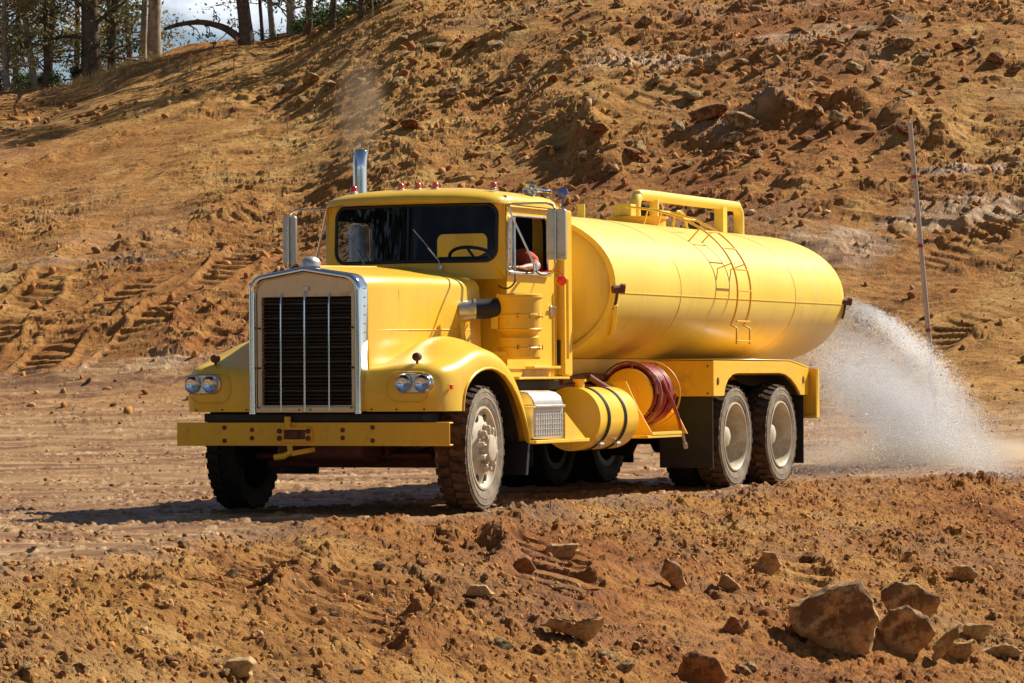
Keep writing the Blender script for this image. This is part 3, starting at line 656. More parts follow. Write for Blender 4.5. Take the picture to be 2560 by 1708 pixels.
hillrocks = [(700, 225, 46), (735, 210, 40), (780, 205, 60), (760, 250, 34), (830, 215, 46), (660, 245, 34), (1095, 120, 44), (1180, 118, 40), (1240, 125, 54), (1300, 72, 34), (1320, 150, 26),
 (1000, 210, 46), (1030, 318, 60), (985, 310, 40), (1130, 235, 50), (1420, 150, 50), (1390, 205, 36), (1650, 210, 44), (1690, 222, 30), (1750, 190, 36), (1790, 165, 56), (1860, 165, 42), (1740, 250, 40),
 (2095, 115, 44), (2065, 150, 40), (2165, 95, 60), (2240, 68, 50), (2260, 120, 56), (1950, 160, 36), (2330, 55, 30), (2400, 130, 40), (2500, 165, 60), (2540, 190, 36), (2320, 150, 36), (1730, 250, 60),
 (1780, 300, 90), (1860, 320, 90), (1830, 360, 60), (2050, 290, 54), (2100, 310, 60), (1980, 270, 44), (2270, 345, 56), (2175, 350, 36), (1590, 400, 44), (1600, 375, 50), (1480, 260, 44), (1500, 330, 56), (1430, 305, 36),
 (1580, 395, 60), (1540, 430, 44), (1460, 400, 50), (1380, 380, 36), (1340, 290, 34), (1250, 235, 36), (1210, 190, 34), (950, 265, 36), (900, 200, 30), (2200, 215, 34), (2280, 245, 36), (2420, 210, 30), (2140, 180, 50),
 (2060, 60, 30), (1620, 60, 40), (1550, 20, 36), (1460, 90, 34), (1820, 400, 50), (1900, 395, 40), (2020, 360, 40), (1700, 330, 50), (1720, 420, 44), (2350, 205, 30), (2230, 12, 40), (2010, 4, 40), (1900, 108, 36)]
for px, py, s in hillrocks:
    put_rock(protos[rk.choice((0, 1, 2, 3, 4, 5, 5, 3))], px, py, s * 1.05, 42, 82, 'rock sticking out of the cut hillside behind the truck', 'rocks on the hillside', rk.random() * 6.3, (rk.uniform(-.4, .4), rk.uniform(-.4, .4)), 0.3)
for _ in range(70):
    put_rock(protos[rk.randrange(6)], rk.uniform(1000, 2560), abs(rk.gauss(230, 130)) + 5, rk.choice((14, 18, 22, 28)), 42, 82, 'rock sticking out of the cut hillside behind the truck', 'rocks on the hillside', rk.random() * 6.3, (rk.uniform(-.4, .4), rk.uniform(-.4, .4)), 0.35)

# gravel: crumbs nobody could count
def scatter(name, xs, ys, sizes, seed, mats):
    bases = []
    for k in range(5):
        r = random.Random(seed + k); bm = bmesh.new(); bmesh.ops.create_icosphere(bm, subdivisions=1, radius=1.0); kx, ky, kz = r.uniform(.9, 1.4), r.uniform(.6, 1.0), r.uniform(.4, .8)
        for v in bm.verts: v.co = Vector((v.co.x * kx, v.co.y * ky, v.co.z * kz)) * r.uniform(.62, 1.25)
        bm.verts.index_update(); bases.append((np.array([v.co[:] for v in bm.verts]), np.array([[v.index for v in f.verts] for f in bm.faces]))); bm.free()
    z, _, _ = terrain(xs, ys); V = []; Fc = []; o = 0; MI = []
    for i in range(len(xs)):
        b, f = bases[i % 5]; a = rng.uniform(0, 2 * PI, 3); e = np.array(Euler(a).to_matrix()); v = b @ e.T * sizes[i]
        V.append(v + np.array([xs[i], ys[i], z[i] + sizes[i] * 0.10])); Fc.append(f + o); o += len(b); MI.append(np.full(len(f), rng.integers(0, len(mats))))
    V = np.concatenate(V).astype(np.float32); Fc = np.concatenate(Fc).astype(np.int32)
    me = bpy.data.meshes.new(name); me.vertices.add(len(V)); me.vertices.foreach_set('co', V.ravel()); me.loops.add(Fc.size); me.loops.foreach_set('vertex_index', Fc.ravel())
    me.polygons.add(len(Fc)); me.polygons.foreach_set('loop_start', np.arange(0, Fc.size, 3, dtype=np.int32)); me.update(calc_edges=True)
    for m in mats: me.materials.append(M[m])
    me.polygons.foreach_set('material_index', np.concatenate(MI).astype(np.int32))
    ob = bpy.data.objects.new(name, me); col.objects.link(ob); tag(ob, 'loose gravel and clods of dirt strewn over the slope', 'gravel', kind='stuff'); return ob
M['clod'] = mat('clod', (0.47, 0.225, 0.065), 0.95, 0, 0.35, 2.0, 0.5, 60, spec=0.15)
M['clodred'] = mat('red_clod', (0.36, 0.145, 0.045), 0.95, 0, 0.35, 2.0, 0.5, 60, spec=0.15)
n = 42000; d = 15.5 + rng.random(n) ** 0.85 * 22; t = rng.uniform(-0.16, 0.16, n); dbv = np.interp(t, BX, BD)
keep = (d < dbv + rng.normal(0, 0.35, n)) & (fbm(t * d * 0.9, d * 0.7, 2, 201) > -0.45 + 0.5 * rng.random(n)); t, d = t[keep], d[keep]
o = scatter('gravel', t * d, d, 0.004 + 0.030 * rng.random(len(t)) ** 4.5, 300, ['clod', 'clod', 'rock', 'clod', 'clodred'])
o['label'] = 'loose gravel and dirt crumbs on the bank in front of the truck'
n = 16000; d = 50 + rng.random(n) ** 0.8 * 31; t = rng.uniform(-0.16, 0.16, n)
keep = (fbm(t * d * 0.16, d * 0.12, 3, 211) > 0.15 - 0.75 * (t > -0.03) + 0.6 * rng.random(n)) & ((d > 56) | (rng.random(n) < .25)); t, d = t[keep], d[keep]
o = scatter('rubble', t * d, d, 0.012 + 0.11 * rng.random(len(t)) ** 4, 310, ['clod', 'clodred', 'clod', 'rock', 'clodred'])
o['label'] = 'loose rubble and clods strewn over the cut hillside'; o['category'] = 'rubble'
n = 5000; d = 24 + rng.random(n) ** 1.6 * 34; t = rng.uniform(-0.16, 0.16, n); dbv = np.interp(t, BX, BD)
keep = (d > dbv) & (fbm(t * d * 0.5, d * 0.9, 3, 117) > 0.0); t, d = t[keep], d[keep]
o = scatter('crumbs', t * d, d, 0.006 + 0.030 * rng.random(len(t)) ** 3.5, 320, ['clod', 'clodred', 'rock'])
o['label'] = 'dirt crumbs lying on the packed haul road'; o['category'] = 'dirt crumbs'

# ================================================================== tanker truck (X forward, Y to its left, Z up)
truck = empty('tanker_truck', (TORG.x, TORG.y, 0.0), math.atan2(TXW.y, TXW.x))
tag(truck, 'yellow long nosed water truck with oval tank, driving over the dirt', 'truck')

def wheel(cx, cy, cz, side, kind, steer=0.0, black=False, r=0.526, w=0.27):
    """kind: front / outer / inner. The wheel's outer face looks along +Y before turning."""
    rot = (0, 0, steer + (0 if side > 0 else PI)); loc = (cx, cy, cz)
    rr = r * 0.655
    t = MB(); h = w / 2
    prof = [(-h * 0.80, rr * 0.97), (-h * 0.98, rr * 1.10), (-h * 1.0, r * 0.83), (-h * 0.93, r * 0.93), (-h * 0.80, r * 0.945), (-h * 0.4, r * 0.948), (0, r * 0.950), (h * 0.4, r * 0.948), (h * 0.80, r * 0.945),
            (h * 0.93, r * 0.93), (h * 1.0, r * 0.83), (h * 0.98, rr * 1.10), (h * 0.80, rr * 0.97)]
    mis = [0, 0, 0, 0, 1, 1, 1, 1, 1, 0, 0, 0]
    t.lathe(prof, 'Y', n=72, mis=mis)
    # shoulder ring detail
    t.lathe([(h * 0.985, rr * 1.16), (h * 1.015, rr * 1.18), (h * 1.015, rr * 1.21), (h * 0.985, rr * 1.23)], 'Y', n=48, mi=0)
    t.lathe([(h * 0.992, rr * 1.32), (h * 1.012, rr * 1.335), (h * 1.012, rr * 1.345), (h * 0.992, rr * 1.36)], 'Y', n=48, mi=0)
    nl = 34
    for k in range(nl):                       # deep tread lugs, staggered left and right
        for sgn in (-1, 1):
            a0 = 2 * PI * (k + (0.5 if sgn > 0 else 0)) / nl; da = 2 * PI / nl * 0.27
            vs = []
            for rad in (r * 0.93, r * 1.0 + 0.002 * ((k * 7) % 5)):
                for (yy, sh) in ((0.06 * sgn * h, 0.5), (0.97 * sgn * h, 0.0)):
                    rd = rad - (0.028 if abs(yy) > 0.5 * h and rad > r * 0.97 else 0)
                    for s_ in (-1, 1):
                        a = a0 + s_ * da + sh * 0.10
                        vs.append((math.cos(a) * rd, yy, math.sin(a) * rd))
            t.add(vs, [(0, 1, 3, 2), (4, 6, 7, 5), (0, 4, 5, 1), (2, 3, 7, 6), (0, 2, 6, 4), (1, 5, 7, 3)], 1)
    wd_ = MB()
    if kind == 'front':
        wd_.lathe([(h * 0.80, rr * 0.985), (h * 0.92, rr * 0.985), (h * 0.93, rr * 0.94), (h * 0.74, rr * 0.92), (h * 0.60, rr * 0.86), (h * 0.72, rr * 0.66), (h * 0.92, rr * 0.56), (h * 0.94, 0.10), (h * 0.94, 0.0001)], 'Y', n=48)
        wd_.lathe([(-h * 0.8, rr * 0.98), (h * 0.6, rr * 0.9)], 'Y', n=40)
    elif kind == 'outer':
        wd_.lathe([(h * 0.80, rr * 0.985), (h * 0.96, rr * 0.99), (h * 0.98, rr * 0.95), (h * 0.90, rr * 0.92), (h * 0.55, rr * 0.89), (-h * 0.2, rr * 0.84), (-h * 0.85, rr * 0.80), (-h * 0.98, rr * 0.70), (-h * 0.95, 0.16), (-h * 0.90, 0.0001)], 'Y', n=48)
    else:
        wd_.lathe([(-h * 0.8, rr * 0.98), (-h * 0.75, rr * 0.8), (h * 0.2, rr * 0.78), (h * 0.3, 0.0001)], 'Y', n=32)
    wo = wd_.build('wheel', 'wheelwhite' if not black else 'blackpaint', truck, 40, loc=loc, rot=rot)  # wheels out of the sun are coloured black instead of cream
    t.build('tyre', ['treadblack', 'treadblack'] if black else ['sidewall', 'tread'], wo, 30)
    if kind == 'front' and not black:
        hb = MB(); hb.lathe([(h * 0.90, 0.125), (h * 1.15, 0.12), (h * 1.45, 0.105), (h * 1.50, 0.085), (h * 1.52, 0.0001)], 'Y', n=28); hb.build('hub', 'wheelwhite', wo, 35)
        for k in range(10):
            a = 2 * PI * k / 10 + 0.2; c, s_ = math.cos(a), math.sin(a); q = MB()
            q.lathe([(h * 0.90, 0.030), (h * 1.04, 0.030), (h * 1.05, 0.022), (h * 1.30, 0.020), (h * 1.34, 0.014), (h * 1.345, 0.0001)], 'Y', (c * 0.168, 0, s_ * 0.168), n=8)
            q.tube([(c * 0.168, h * 1.18, s_ * 0.168), (c * 0.135, h * 1.28, s_ * 0.135), (c * 0.10, h * 1.26, s_ * 0.10)], 0.014, 7)
            q.build('lug_nut', 'wheelwhite', wo, 35)
        for k in range(8):
            hh = MB(); a = 2 * PI * (k + 0.5) / 8; hh.lathe([(h * 0.60, 0.030), (h * 0.735, 0.030), (h * 0.735, 0.0001)], 'Y', (math.cos(a) * rr * 0.76, 0, math.sin(a) * rr * 0.76), n=14)
            hh.build('hand_hole', 'black', wo, 35)
    if kind == 'outer' and not black:
        hb = MB(); hb.lathe([(-h * 0.95, 0.145), (-h * 0.7, 0.14), (-h * 0.65, 0.125), (h * 0.05, 0.108), (h * 0.30, 0.092), (h * 0.42, 0.055), (h * 0.45, 0.0001)], 'Y', n=24); hb.build('hub', 'wheelwhite', wo, 40)
        for k in range(10):
            a = 2 * PI * k / 10; q = MB(); q.lathe([(-h * 0.95, 0.020), (-h * 0.72, 0.020), (-h * 0.70, 0.0001)], 'Y', (math.cos(a) * 0.168, 0, math.sin(a) * 0.168), n=6)
            q.build('lug_nut', 'wheelwhite', wo, 35)
    return wo
AX0, AX1 = -5.957, -7.315
wheel(0, 1.035, 0.520, 1, 'front', R(5)); wheel(0, -1.035, 0.515, -1, 'front', R(5), True)
for ax in (AX0, AX1):
    wheel(ax, 1.085, 0.508, 1, 'outer', r=0.512); wheel(ax, 0.765, 0.508, 1, 'inner', black=True, r=0.508)
    wheel(ax, -1.085, 0.508, -1, 'outer', black=True, r=0.508); wheel(ax, -0.765, 0.508, -1, 'inner', black=True, r=0.508)
# chassis
fr = MB()
for s in (-1, 1): fr.box(-9.0, 0.78, s * 0.43 - 0.04, s * 0.43 + 0.04, 0.78, 1.05)
for x in (-1.5, -3.0, -4.6, -6.6, -8.9): fr.box(x - 0.05, x + 0.05, -0.388, 0.388, 0.80, 1.03)
for x in (AX0, AX1): fr.box(x - 0.5, x + 0.5, 0.475, 0.60, 0.60, 0.70); fr.box(x - 0.5, x + 0.5, -0.60, -0.475, 0.60, 0.70)
fr.build('chassis_frame', 'blackpaint', truck, 30, 0.008)
a = MB(); a.box(-0.08, 0.08, -0.78, 0.78, 0.36, 0.50); a.tube([(0.0, -0.85, 0.5), (0.02, -0.7, 0.47), (0, -0.55, 0.43)], 0.07, 10); a.tube([(0.0, 0.85, 0.5), (0.02, 0.7, 0.47), (0, 0.55, 0.43)], 0.07, 10)
a.bar((0.22, -0.8, 0.46), (0.22, 0.8, 0.46), 0.05, 0.05); a.build('front_axle', 'axle', truck, 35, 0.015)
for s in (-1, 1):
    sp = MB()
    for k in range(5): sp.tube([(0.72 - 0.1 * k, s * 0.43, 0.66 - k * 0.012), (0.3, s * 0.43, 0.58 - k * 0.022), (0, s * 0.43, 0.555 - k * 0.024), (-0.3, s * 0.43, 0.58 - k * 0.022), (-0.72 + 0.1 * k, s * 0.43, 0.66 - k * 0.012)], 0.022, 6)
    sp.build('leaf_spring', 'axle', truck, 35)
ob_ = MB(); ob_.box(-1.6, 0.35, -0.33, 0.33, 0.40, 0.95); ob_.box(0.2, 0.70, -0.38, 0.38, 0.44, 0.60); ob_.build('engine', 'axle', truck, 35, 0.05)
for x in (AX0, AX1):
    a = MB(); a.tube([(x, -0.95, 0.508), (x, 0.95, 0.508)], 0.075, 12); a.lathe([(-0.2, 0.06), (-0.12, 0.19), (0.12, 0.19), (0.2, 0.06)], 'Y', (x, 0, 0.51), 20); a.build('rear_axle', 'blackpaint', truck, 40)
dv = MB(); dv.tube([(-1.6, 0, 0.62), (-3.6, 0, 0.58), (-5.75, 0, 0.53)], 0.055, 12); dv.tube([(-6.15, 0, 0.53), (-7.1, 0, 0.53)], 0.05, 12); dv.build('drive_shaft', 'blackpaint', truck, 40)

# bumper
b = MB(); b.prism([(-1.22, 0.553), (1.22, 0.553), (1.22, 0.742), (-1.22, 0.742)], 0.805, 0.820, 'X')
b.box(0.72, 0.805, -1.21, 1.21, 0.728, 0.742); b.box(0.72, 0.805, -1.21, 1.21, 0.553, 0.567)
bp = b.build('front_bumper', 'yellow_dirty', truck, 30, 0.006)
for y, z0, z1 in ((-0.78, .70, .594), (-0.53, .682, .616), (0.285, .68, .618), (0.55, .70, .596)):
    for z in (z0, z1):
        q = MB(); q.lathe([(0.82, 0.019), (0.826, 0.019), (0.834, 0.012), (0.836, 0.0001)], 'X', (0, y, z), 12); q.build('bolt', 'rust', bp, 35)
br = MB(); o_ = rrect(-0.29, 0.02, 0.585, 0.705, 0.03, 4); i_ = rrect(-0.235, -0.035, 0.605, 0.685, 0.012, 4)
n_ = len(o_)
vs = [(0.850, y, z) for y, z in o_] + [(0.850, y, z) for y, z in i_] + [(0.822, y, z) for y, z in o_] + [(0.822, y, z) for y, z in i_]
fs = []
for i in range(n_):
    j = (i + 1) % n_; fs += [(i, j, n_ + j, n_ + i), (i, 2 * n_ + i, 2 * n_ + j, j), (n_ + i, n_ + j, 3 * n_ + j, 3 * n_ + i)]
br.add(vs, fs); tb = br.build('tow_bracket', 'yellow_dirty', bp, 30)
q = MB(); q.box(0.822, 0.828, -0.232, -0.038, 0.607, 0.683); q.box(0.828, 0.845, -0.18, -0.10, 0.62, 0.67); q.build('tow_recess', 'rust', bp, 30)
for y in (-0.265, -0.008):
    for z in (0.672, 0.615): q = MB(); q.lathe([(0.85, 0.022), (0.862, 0.021), (0.870, 0.012), (0.871, 0.0001)], 'X', (0, y, z), 12); q.build('bolt', 'rust', bp, 35)
q = MB(); q.tube([(0.835, -0.20, 0.79), (0.835, -0.20, 0.70)], 0.028, 10); q.tube([(0.80, -0.20, 0.57), (0.81, -0.19, 0.50), (0.83, -0.24, 0.47), (0.84, -0.32, 0.46)], 0.026, 8); q.bar((0.80, -0.19, 0.49), (0.62, 0.05, 0.54), 0.04)
q.build('tow_hook', 'yellow_dirty', bp, 35, 0.004)

# radiator shell and grille
GX = 0.92
def shell(hw, ztop_edge, zapex, rad, z0):
    p = [(-hw, z0), (-hw, ztop_edge - rad)]
    for k in range(1, 7):
        t = R(180 - 82 * k / 6); p.append((-hw + rad + rad * math.cos(t), ztop_edge - rad + rad * math.sin(t)))
    p.append((0, zapex)); q = [(-y, z) for y, z in reversed(p[:-1])]
    return p + q
so_ = shell(0.500, 1.935, 1.998, 0.13, 0.815); si_ = shell(0.443, 1.885, 1.942, 0.10, 0.815)
n_ = len(so_); vs = []; fs = []
def lerp2(f): return [(a[0] + (b_[0] - a[0]) * f, a[1] + (b_[1] - a[1]) * f) for a, b_ in zip(so_, si_)]
secs = [(GX - 0.13, so_), (GX - 0.012, so_)] + [(GX - 0.012 + 0.036 * math.sin(PI * k / 10), lerp2((1 - math.cos(PI * k / 10)) / 2)) for k in range(1, 10)] + [(GX - 0.012, si_), (GX - 0.04, si_)]
for x, ps in secs: vs += [(x, y, z) for y, z in ps]
for k in range(len(secs) - 1):
    for i in range(n_ - 1): fs.append((k * n_ + i, k * n_ + i + 1, (k + 1) * n_ + i + 1, (k + 1) * n_ + i))
gs = MB(); gs.add(vs, fs)
for s in (-1, 1): gs.box(GX - 0.13, GX + 0.004, s * 0.500, s * 0.445, 0.812, 0.83)
radi = gs.build('radiator_shell', 'chrome', truck, 40)
# cream surround with the opening
op = rrect(-0.402, 0.402, 0.880, 1.752, 0.006, 2)
outp = []
for y, z in op:
    if z > 1.7:  outp.append((y * 1.09, 1.80))
    else: outp.append((y * 1.09, 0.822))
sf = MB(); m_ = len(op)
vs = [(GX - 0.028, y, z) for y, z in outp] + [(GX - 0.028, y, z) for y, z in op] + [(GX - 0.075, y, z) for y, z in op]
fs = []
for i in range(m_):
    j = (i + 1) % m_; fs += [(i, j, m_ + j, m_ + i), (m_ + i, m_ + j, 2 * m_ + j, 2 * m_ + i)]
sf.add(vs, fs)
top_ = [(y, z) for y, z in shell(0.440, 1.884, 1.940, 0.10, 1.80)]
sf.add([(GX - 0.0285, y, z) for y, z in top_] , [tuple(range(len(top_)))])
sf.build('grille_surround', 'cream', radi, 30)
q = MB(); q.box(GX - 0.014, GX + 0.006, -0.44, 0.44, 0.822, 0.868); q.build('grille_sill', 'cream', radi, 30, 0.006)
for y, z in ((-0.05, .845), (0.05, .845), (0.415, 1.50), (0.415, 1.18), (0.415, 0.86), (-0.415, 1.50), (-0.415, 1.18), (-0.415, .86)):
    q = MB(); q.lathe([(GX - 0.03, 0.008), (GX + 0.010, 0.008), (GX + 0.014, 0.0001)], 'X', (0, y, z), 8); q.build('rivet', 'rust', radi, 35)
q = MB(); q.box(GX - 0.13, GX - 0.11, -0.40, 0.40, 0.86, 1.77); q.build('radiator_core', 'grilledark', radi, 30)
q = MB()
for k in range(29):
    z = 0.905 + k * 0.0292
    if k % 4 == 3: q.box(GX - 0.062, GX - 0.040, -0.402, 0.402, z, z + 0.0075)
    else: q.add([(GX - 0.048, -0.402, z), (GX - 0.048, 0.402, z), (GX - 0.088, 0.402, z + 0.014), (GX - 0.088, -0.402, z + 0.014), (GX - 0.048, -0.402, z + 0.003), (GX - 0.048, 0.402, z + 0.003), (GX - 0.088, 0.402, z + 0.017), (GX - 0.088, -0.402, z + 0.017)],
               [(0, 1, 2, 3), (4, 5, 6, 7), (0, 1, 5, 4), (2, 3, 7, 6)])
q.build('grille_louvres', 'slat', radi, 30)
for y, w_, zt in ((-0.212, 0.013, 1.775), (0.0, 0.016, 1.80), (0.218, 0.013, 1.775)):
    q = MB(); q.tube([(GX - 0.022, y, zt), (GX - 0.004, y, zt - 0.03), (GX + 0.006, y, zt - 0.09), (GX + 0.006, y, 1.2), (GX + 0.008, y, 0.83)], w_ * 0.55, 10); q.build('grille_bar', 'chrome', radi, 50)
q = MB(); q.prism(rrect(-0.035, 0.035, 1.800, 1.828, 0.01, 3), GX - 0.028, GX - 0.006, 'X'); q.build('grille_badge', 'chrome_dull', radi, 30)
q = MB(); q.lathe([(1.995, 0.075), (2.03, 0.078), (2.06, 0.06), (2.075, 0.03), (2.078, 0.0001)], 'Z', (GX - 0.12, 0.0, 0), 16, sx=1.2); q.build('radiator_cap', 'alu', radi, 50)

# hood
def hood_sec(x, hw, ze, zc, zb, rad=0.09):
    p = [(x, -hw - 0.02, zb), (x, -hw - 0.01, (zb + ze) / 2), (x, -hw, ze - rad)]
    for k in range(1, 7):
        t = R(180 - 84 * k / 6); p.append((x, -hw + rad + rad * math.cos(t), ze - rad + rad * math.sin(t)))
    for k in range(1, 5):
        f = k / 5; y = (-hw + rad) * (1 - f); p.append((x, y, ze + (zc - ze) * (1 - (1 - f) ** 1.6)))
    p.append((x, 0, zc + 0.006)); return p + [(x, -y, z) for _, y, z in reversed(p[:-1])]
hs = [(GX - 0.125, .492, 1.922, 1.988, .86, .12), (0.75, .500, 1.928, 1.994, .92, .12), (0.4, .525, 1.932, 2.002, 1.05, .11), (0.0, .555, 1.936, 2.010, 1.05, .11), (-0.5, .60, 1.938, 2.02, 1.05, .11), (-0.9, .64, 1.938, 2.03, 1.0, .11), (-1.08, .655, 1.938, 2.035, 1.0, .11)]
h_ = MB(); h_.grid([hood_sec(*a) for a in hs]); hood = h_.build('hood', 'yellow', truck, 40)
q = MB()   # panel seams
q.tube([(0.28, 0.538, 1.10), (0.28, 0.534, 1.80)], 0.0035, 5); q.tube([(0.74, 0.505, 1.48), (-0.95, 0.652, 1.50)], 0.0035, 5)
q.tube([(0.85, 0, 1.998), (-0.9, 0, 2.036)], 0.006, 6); q.build('hood_seam', 'yellow_dirty', hood, 40)
for x_, y_ in ((0.10, .552), (-0.60, .612)):
    q = MB(); q.box(x_ - .03, x_ + .03, y_, y_ + .014, 1.17, 1.23); q.box(x_ - .012, x_ + .012, y_ + .008, y_ + .022, 1.13, 1.25); q.build('hood_latch', 'black', hood, 30, .003)
q = MB()
for k in range(14): q.lathe([(0.5 - .004, .006), (0.508, .005), (0.509, .0001)], 'Y', (GX - .07, 0, .90 + k * .07), 6)
q.build('rivets', 'chrome_dull', radi, 30)

# front fenders
def fender(s):
    O = [(.855, .828), (.875, .93), (.870, 1.04), (.852, 1.130), (.800, 1.190), (.68, 1.215), (.52, 1.245), (.36, 1.295), (.22, 1.335), (.06, 1.352), (-.12, 1.345), (-.28, 1.315), (-.44, 1.255), (-.58, 1.165), (-.69, 1.055), (-.78, .92), (-.85, .77), (-.895, .64), (-.915, .545)]
    E = [(.500, .828), (.498, .86), (.492, .90), (.478, .955), (.445, 1.01), (.395, 1.055), (.335, 1.09), (.255, 1.125), (.165, 1.150), (.06, 1.166), (-.06, 1.170), (-.18, 1.155), (-.33, 1.115), (-.47, 1.04), (-.59, .95), (-.69, .84), (-.77, .73), (-.83, .63), (-.855, .545)]
    rows = []
    for i, ((ox, oz), (ex, ez)) in enumerate(zip(O, E)):
        cr = min(1, max(0, (i - 4.3) / 3.2)) * min(1, max(0, (17 - i) / 3.0))     # how strongly the crown swells
        nose = 1 - min(1, max(0, (i - 2) / 4.0))
        dx, dz = ex - ox, ez - oz; row = []
        for y, k in ((0.46, -.9), (0.56, -.35), (0.66, .55), (0.76, 1.0), (0.86, .95), (0.95, .62), (1.03, .22)):
            zz = oz + k * 0.088 * cr; xx = ox
            if i in (3, 4, 5) and y < 0.75: zz -= 0.010
            row.append((xx, y, zz))
        r_ = 0.11 if nose < 0.5 else 0.07
        for y, f in ((1.095, 0.05), (1.145, 0.14), (1.180, 0.30), (1.198, 0.52), (1.203, 0.78), (1.203, 0.95), (1.197, 1.0), (1.165, 0.995)):
            f2 = f * (1.0 if i > 3 else 1.0)
            row.append((ox + dx * f2, y - nose * (0.045 * (1 - f)), oz + dz * f2))
        rows.append([(a, b_ * s, c) for a, b_, c in row])
    m = MB(); m.grid(rows); o = m.build('front_fender', 'yellow', truck, 60, sub=1)
    q = MB(); q.tube([(a + 0.002, 1.20 * s, b_) for a, b_ in E], 0.013, 8); q.build('fender_lip', 'yellow', o, 60)
    # raised panel round the lamps
    q = MB(); lo = [(a, b_) for a, b_ in rrect(0.70, 1.075, 0.90, 1.14, 0.10, 6)]
    q.tube([(0.872 + (0.004 if b_ > .95 else 0) - (0.02 if b_ > 1.10 else 0), a * s, b_) for a, b_ in lo], 0.006, 6, closed=True); q.build('fender_bead', 'yellow', o, 60)
    for y in (0.56, 0.78, 1.02):
        q = MB(); q.lathe([(0.858, 0.008), (0.868, 0.006), (0.869, 0.0001)], 'X', (0, y * s, 0.845), 8); q.build('rivet', 'rust', o, 35)
    # wheel well liner
    q = MB(); q.grid([[(a - 0.02, 0.47 * s, b_ + 0.0), (a, 1.12 * s, b_)] for a, b_ in [(x * 0.96, z + .012) for x, z in E]]); q.build('wheel_well', 'blackpaint', o, 60)
    q = MB(); q.prism([(-.80, .28), (-.845, .28), (-.90, .56), (-.86, .56)], 0.75 * s, 1.19 * s, 'Y'); q.build('mud_flap', 'black', o, 30)
    # marker lamp on top
    q = MB(); q.lathe([(0.70, 0.0001), (0.705, 0.030), (0.735, 0.036), (0.760, 0.034), (0.772, 0.026), (0.776, 0.0001)], 'X', (0, 0.905 * s, 1.262), 16); q.tube([(0.735, 0.905 * s, 1.240), (0.735, 0.905 * s, 1.19)], 0.012, 6)
    q.build('fender_lamp', 'rust', o, 50)
    q = MB(); q.lathe([(1.178, 0.0001), (1.180, 0.022), (1.200, 0.018), (1.203, 0.0001)], 'Y', (0.70, 0, 1.02), 12) if s > 0 else q.lathe([(-1.203, 0.0001), (-1.200, 0.018), (-1.180, 0.022), (-1.178, 0.0001)], 'Y', (0.70, 0, 1.02), 12)
    q.build('side_marker', 'orangelens', o, 50)
    # twin headlights
    hl = MB(); c = 0.945 * s
    hl.prism(rrect(c - 0.165, c + 0.165, 0.972, 1.132, 0.078, 8), 0.862, 0.893, 'X')
    b_o = hl.build('headlight', 'chrome_dull', truck, 40, 0.008)
    for k in (-1, 1):
        q = MB(); y = c + k * 0.080
        q.lathe([(0.885, 0.074), (0.912, 0.074), (0.920, 0.069), (0.913, 0.064), (0.905, 0.061)], 'X', (0, y, 1.052), 32); rim = q.build('lamp_ring', 'chrome', b_o, 50)
        q = MB(); q.lathe([(0.8945, 0.0001), (0.897, 0.02), (0.900, 0.045), (0.907, 0.062)], 'X', (0, y, 1.052), 32); q.build('lamp_reflector', 'chrome', b_o, 60)
        q = MB(); q.lathe([(0.921, 0.0001), (0.919, 0.02), (0.915, 0.045), (0.909, 0.0625)], 'X', (0, y, 1.052), 32); q.build('lamp_lens', 'clear', b_o, 60)
    return o
fender(1); fender(-1)
q = MB(); q.box(0.46, 0.80, -0.98, 0.98, 0.745, 0.815); q.build('bumper_gap_filler', 'blackpaint', truck, 30, 0.01)  # black box added in the gap above the bumper for its shade

# cab
CH, CX0, CX1 = 0.84, -1.215, -2.47
def wx(y): return -1.055 - 0.165 * min(1.0, abs(y) / 0.75) ** 1.1        # windshield plan
def wmap(p, off=0.0):
    y, z = p; return (wx(y) - 0.06 * max(0, (z - 2.08)) + off, y, z)
win = []
base = rrect(-0.755, 0.755, 2.085, 2.568, 0.10, 6)
def dens(loop, n=3):
    o = []
    for i in range(len(loop)):
        a, b_ = loop[i], loop[(i + 1) % len(loop)]; L_ = math.hypot(b_[0] - a[0], b_[1] - a[1]); k = max(1, int(L_ / 0.10))
        for j in range(k): o.append((a[0] + (b_[0] - a[0]) * j / k, a[1] + (b_[1] - a[1]) * j / k))
    return o
wl = dens(base); wo_ = outer_rect(wl, -CH, CH, 1.93, 2.64)
def fmap(p):
    y, z = p; return (wx(y) - 0.06 * max(0, (z - 2.08)) + 0.004, y, z)
c_ = MB()
def ringpanel(mb, outer, inner, fo, fi=None, mi=0):
    fi = fi or fo; n = len(outer); vs = [fo(p) for p in outer] + [fi(p) for p in inner]
    mb.add(vs, [(i, (i + 1) % n, n + (i + 1) % n, n + i) for i in range(n)], mi)
ringpanel(c_, wo_, wl, fmap)
# lower firewall and cowl sides
c_.add([(wx(.84) + .004, -CH, 1.93), (wx(.84) + .004, CH, 1.93), (-1.22, CH, 1.10), (-1.22, -CH, 1.10)], [(0, 1, 2, 3)])
ys = [-CH + 2 * CH * k / 16 for k in range(17)]
c_.grid([[(wx(y) + .004, y, 1.93) for y in ys], [(-1.26, y, 1.92) for y in ys]])
# back wall with the small window
bw_ = dens(rrect(-0.36, 0.14, 2.10, 2.375, 0.06, 5)); bo = outer_rect(bw_, -CH, CH, 1.10, 2.62)
ringpanel(c_, bo, bw_, lambda p: (CX1, p[0], p[1]))
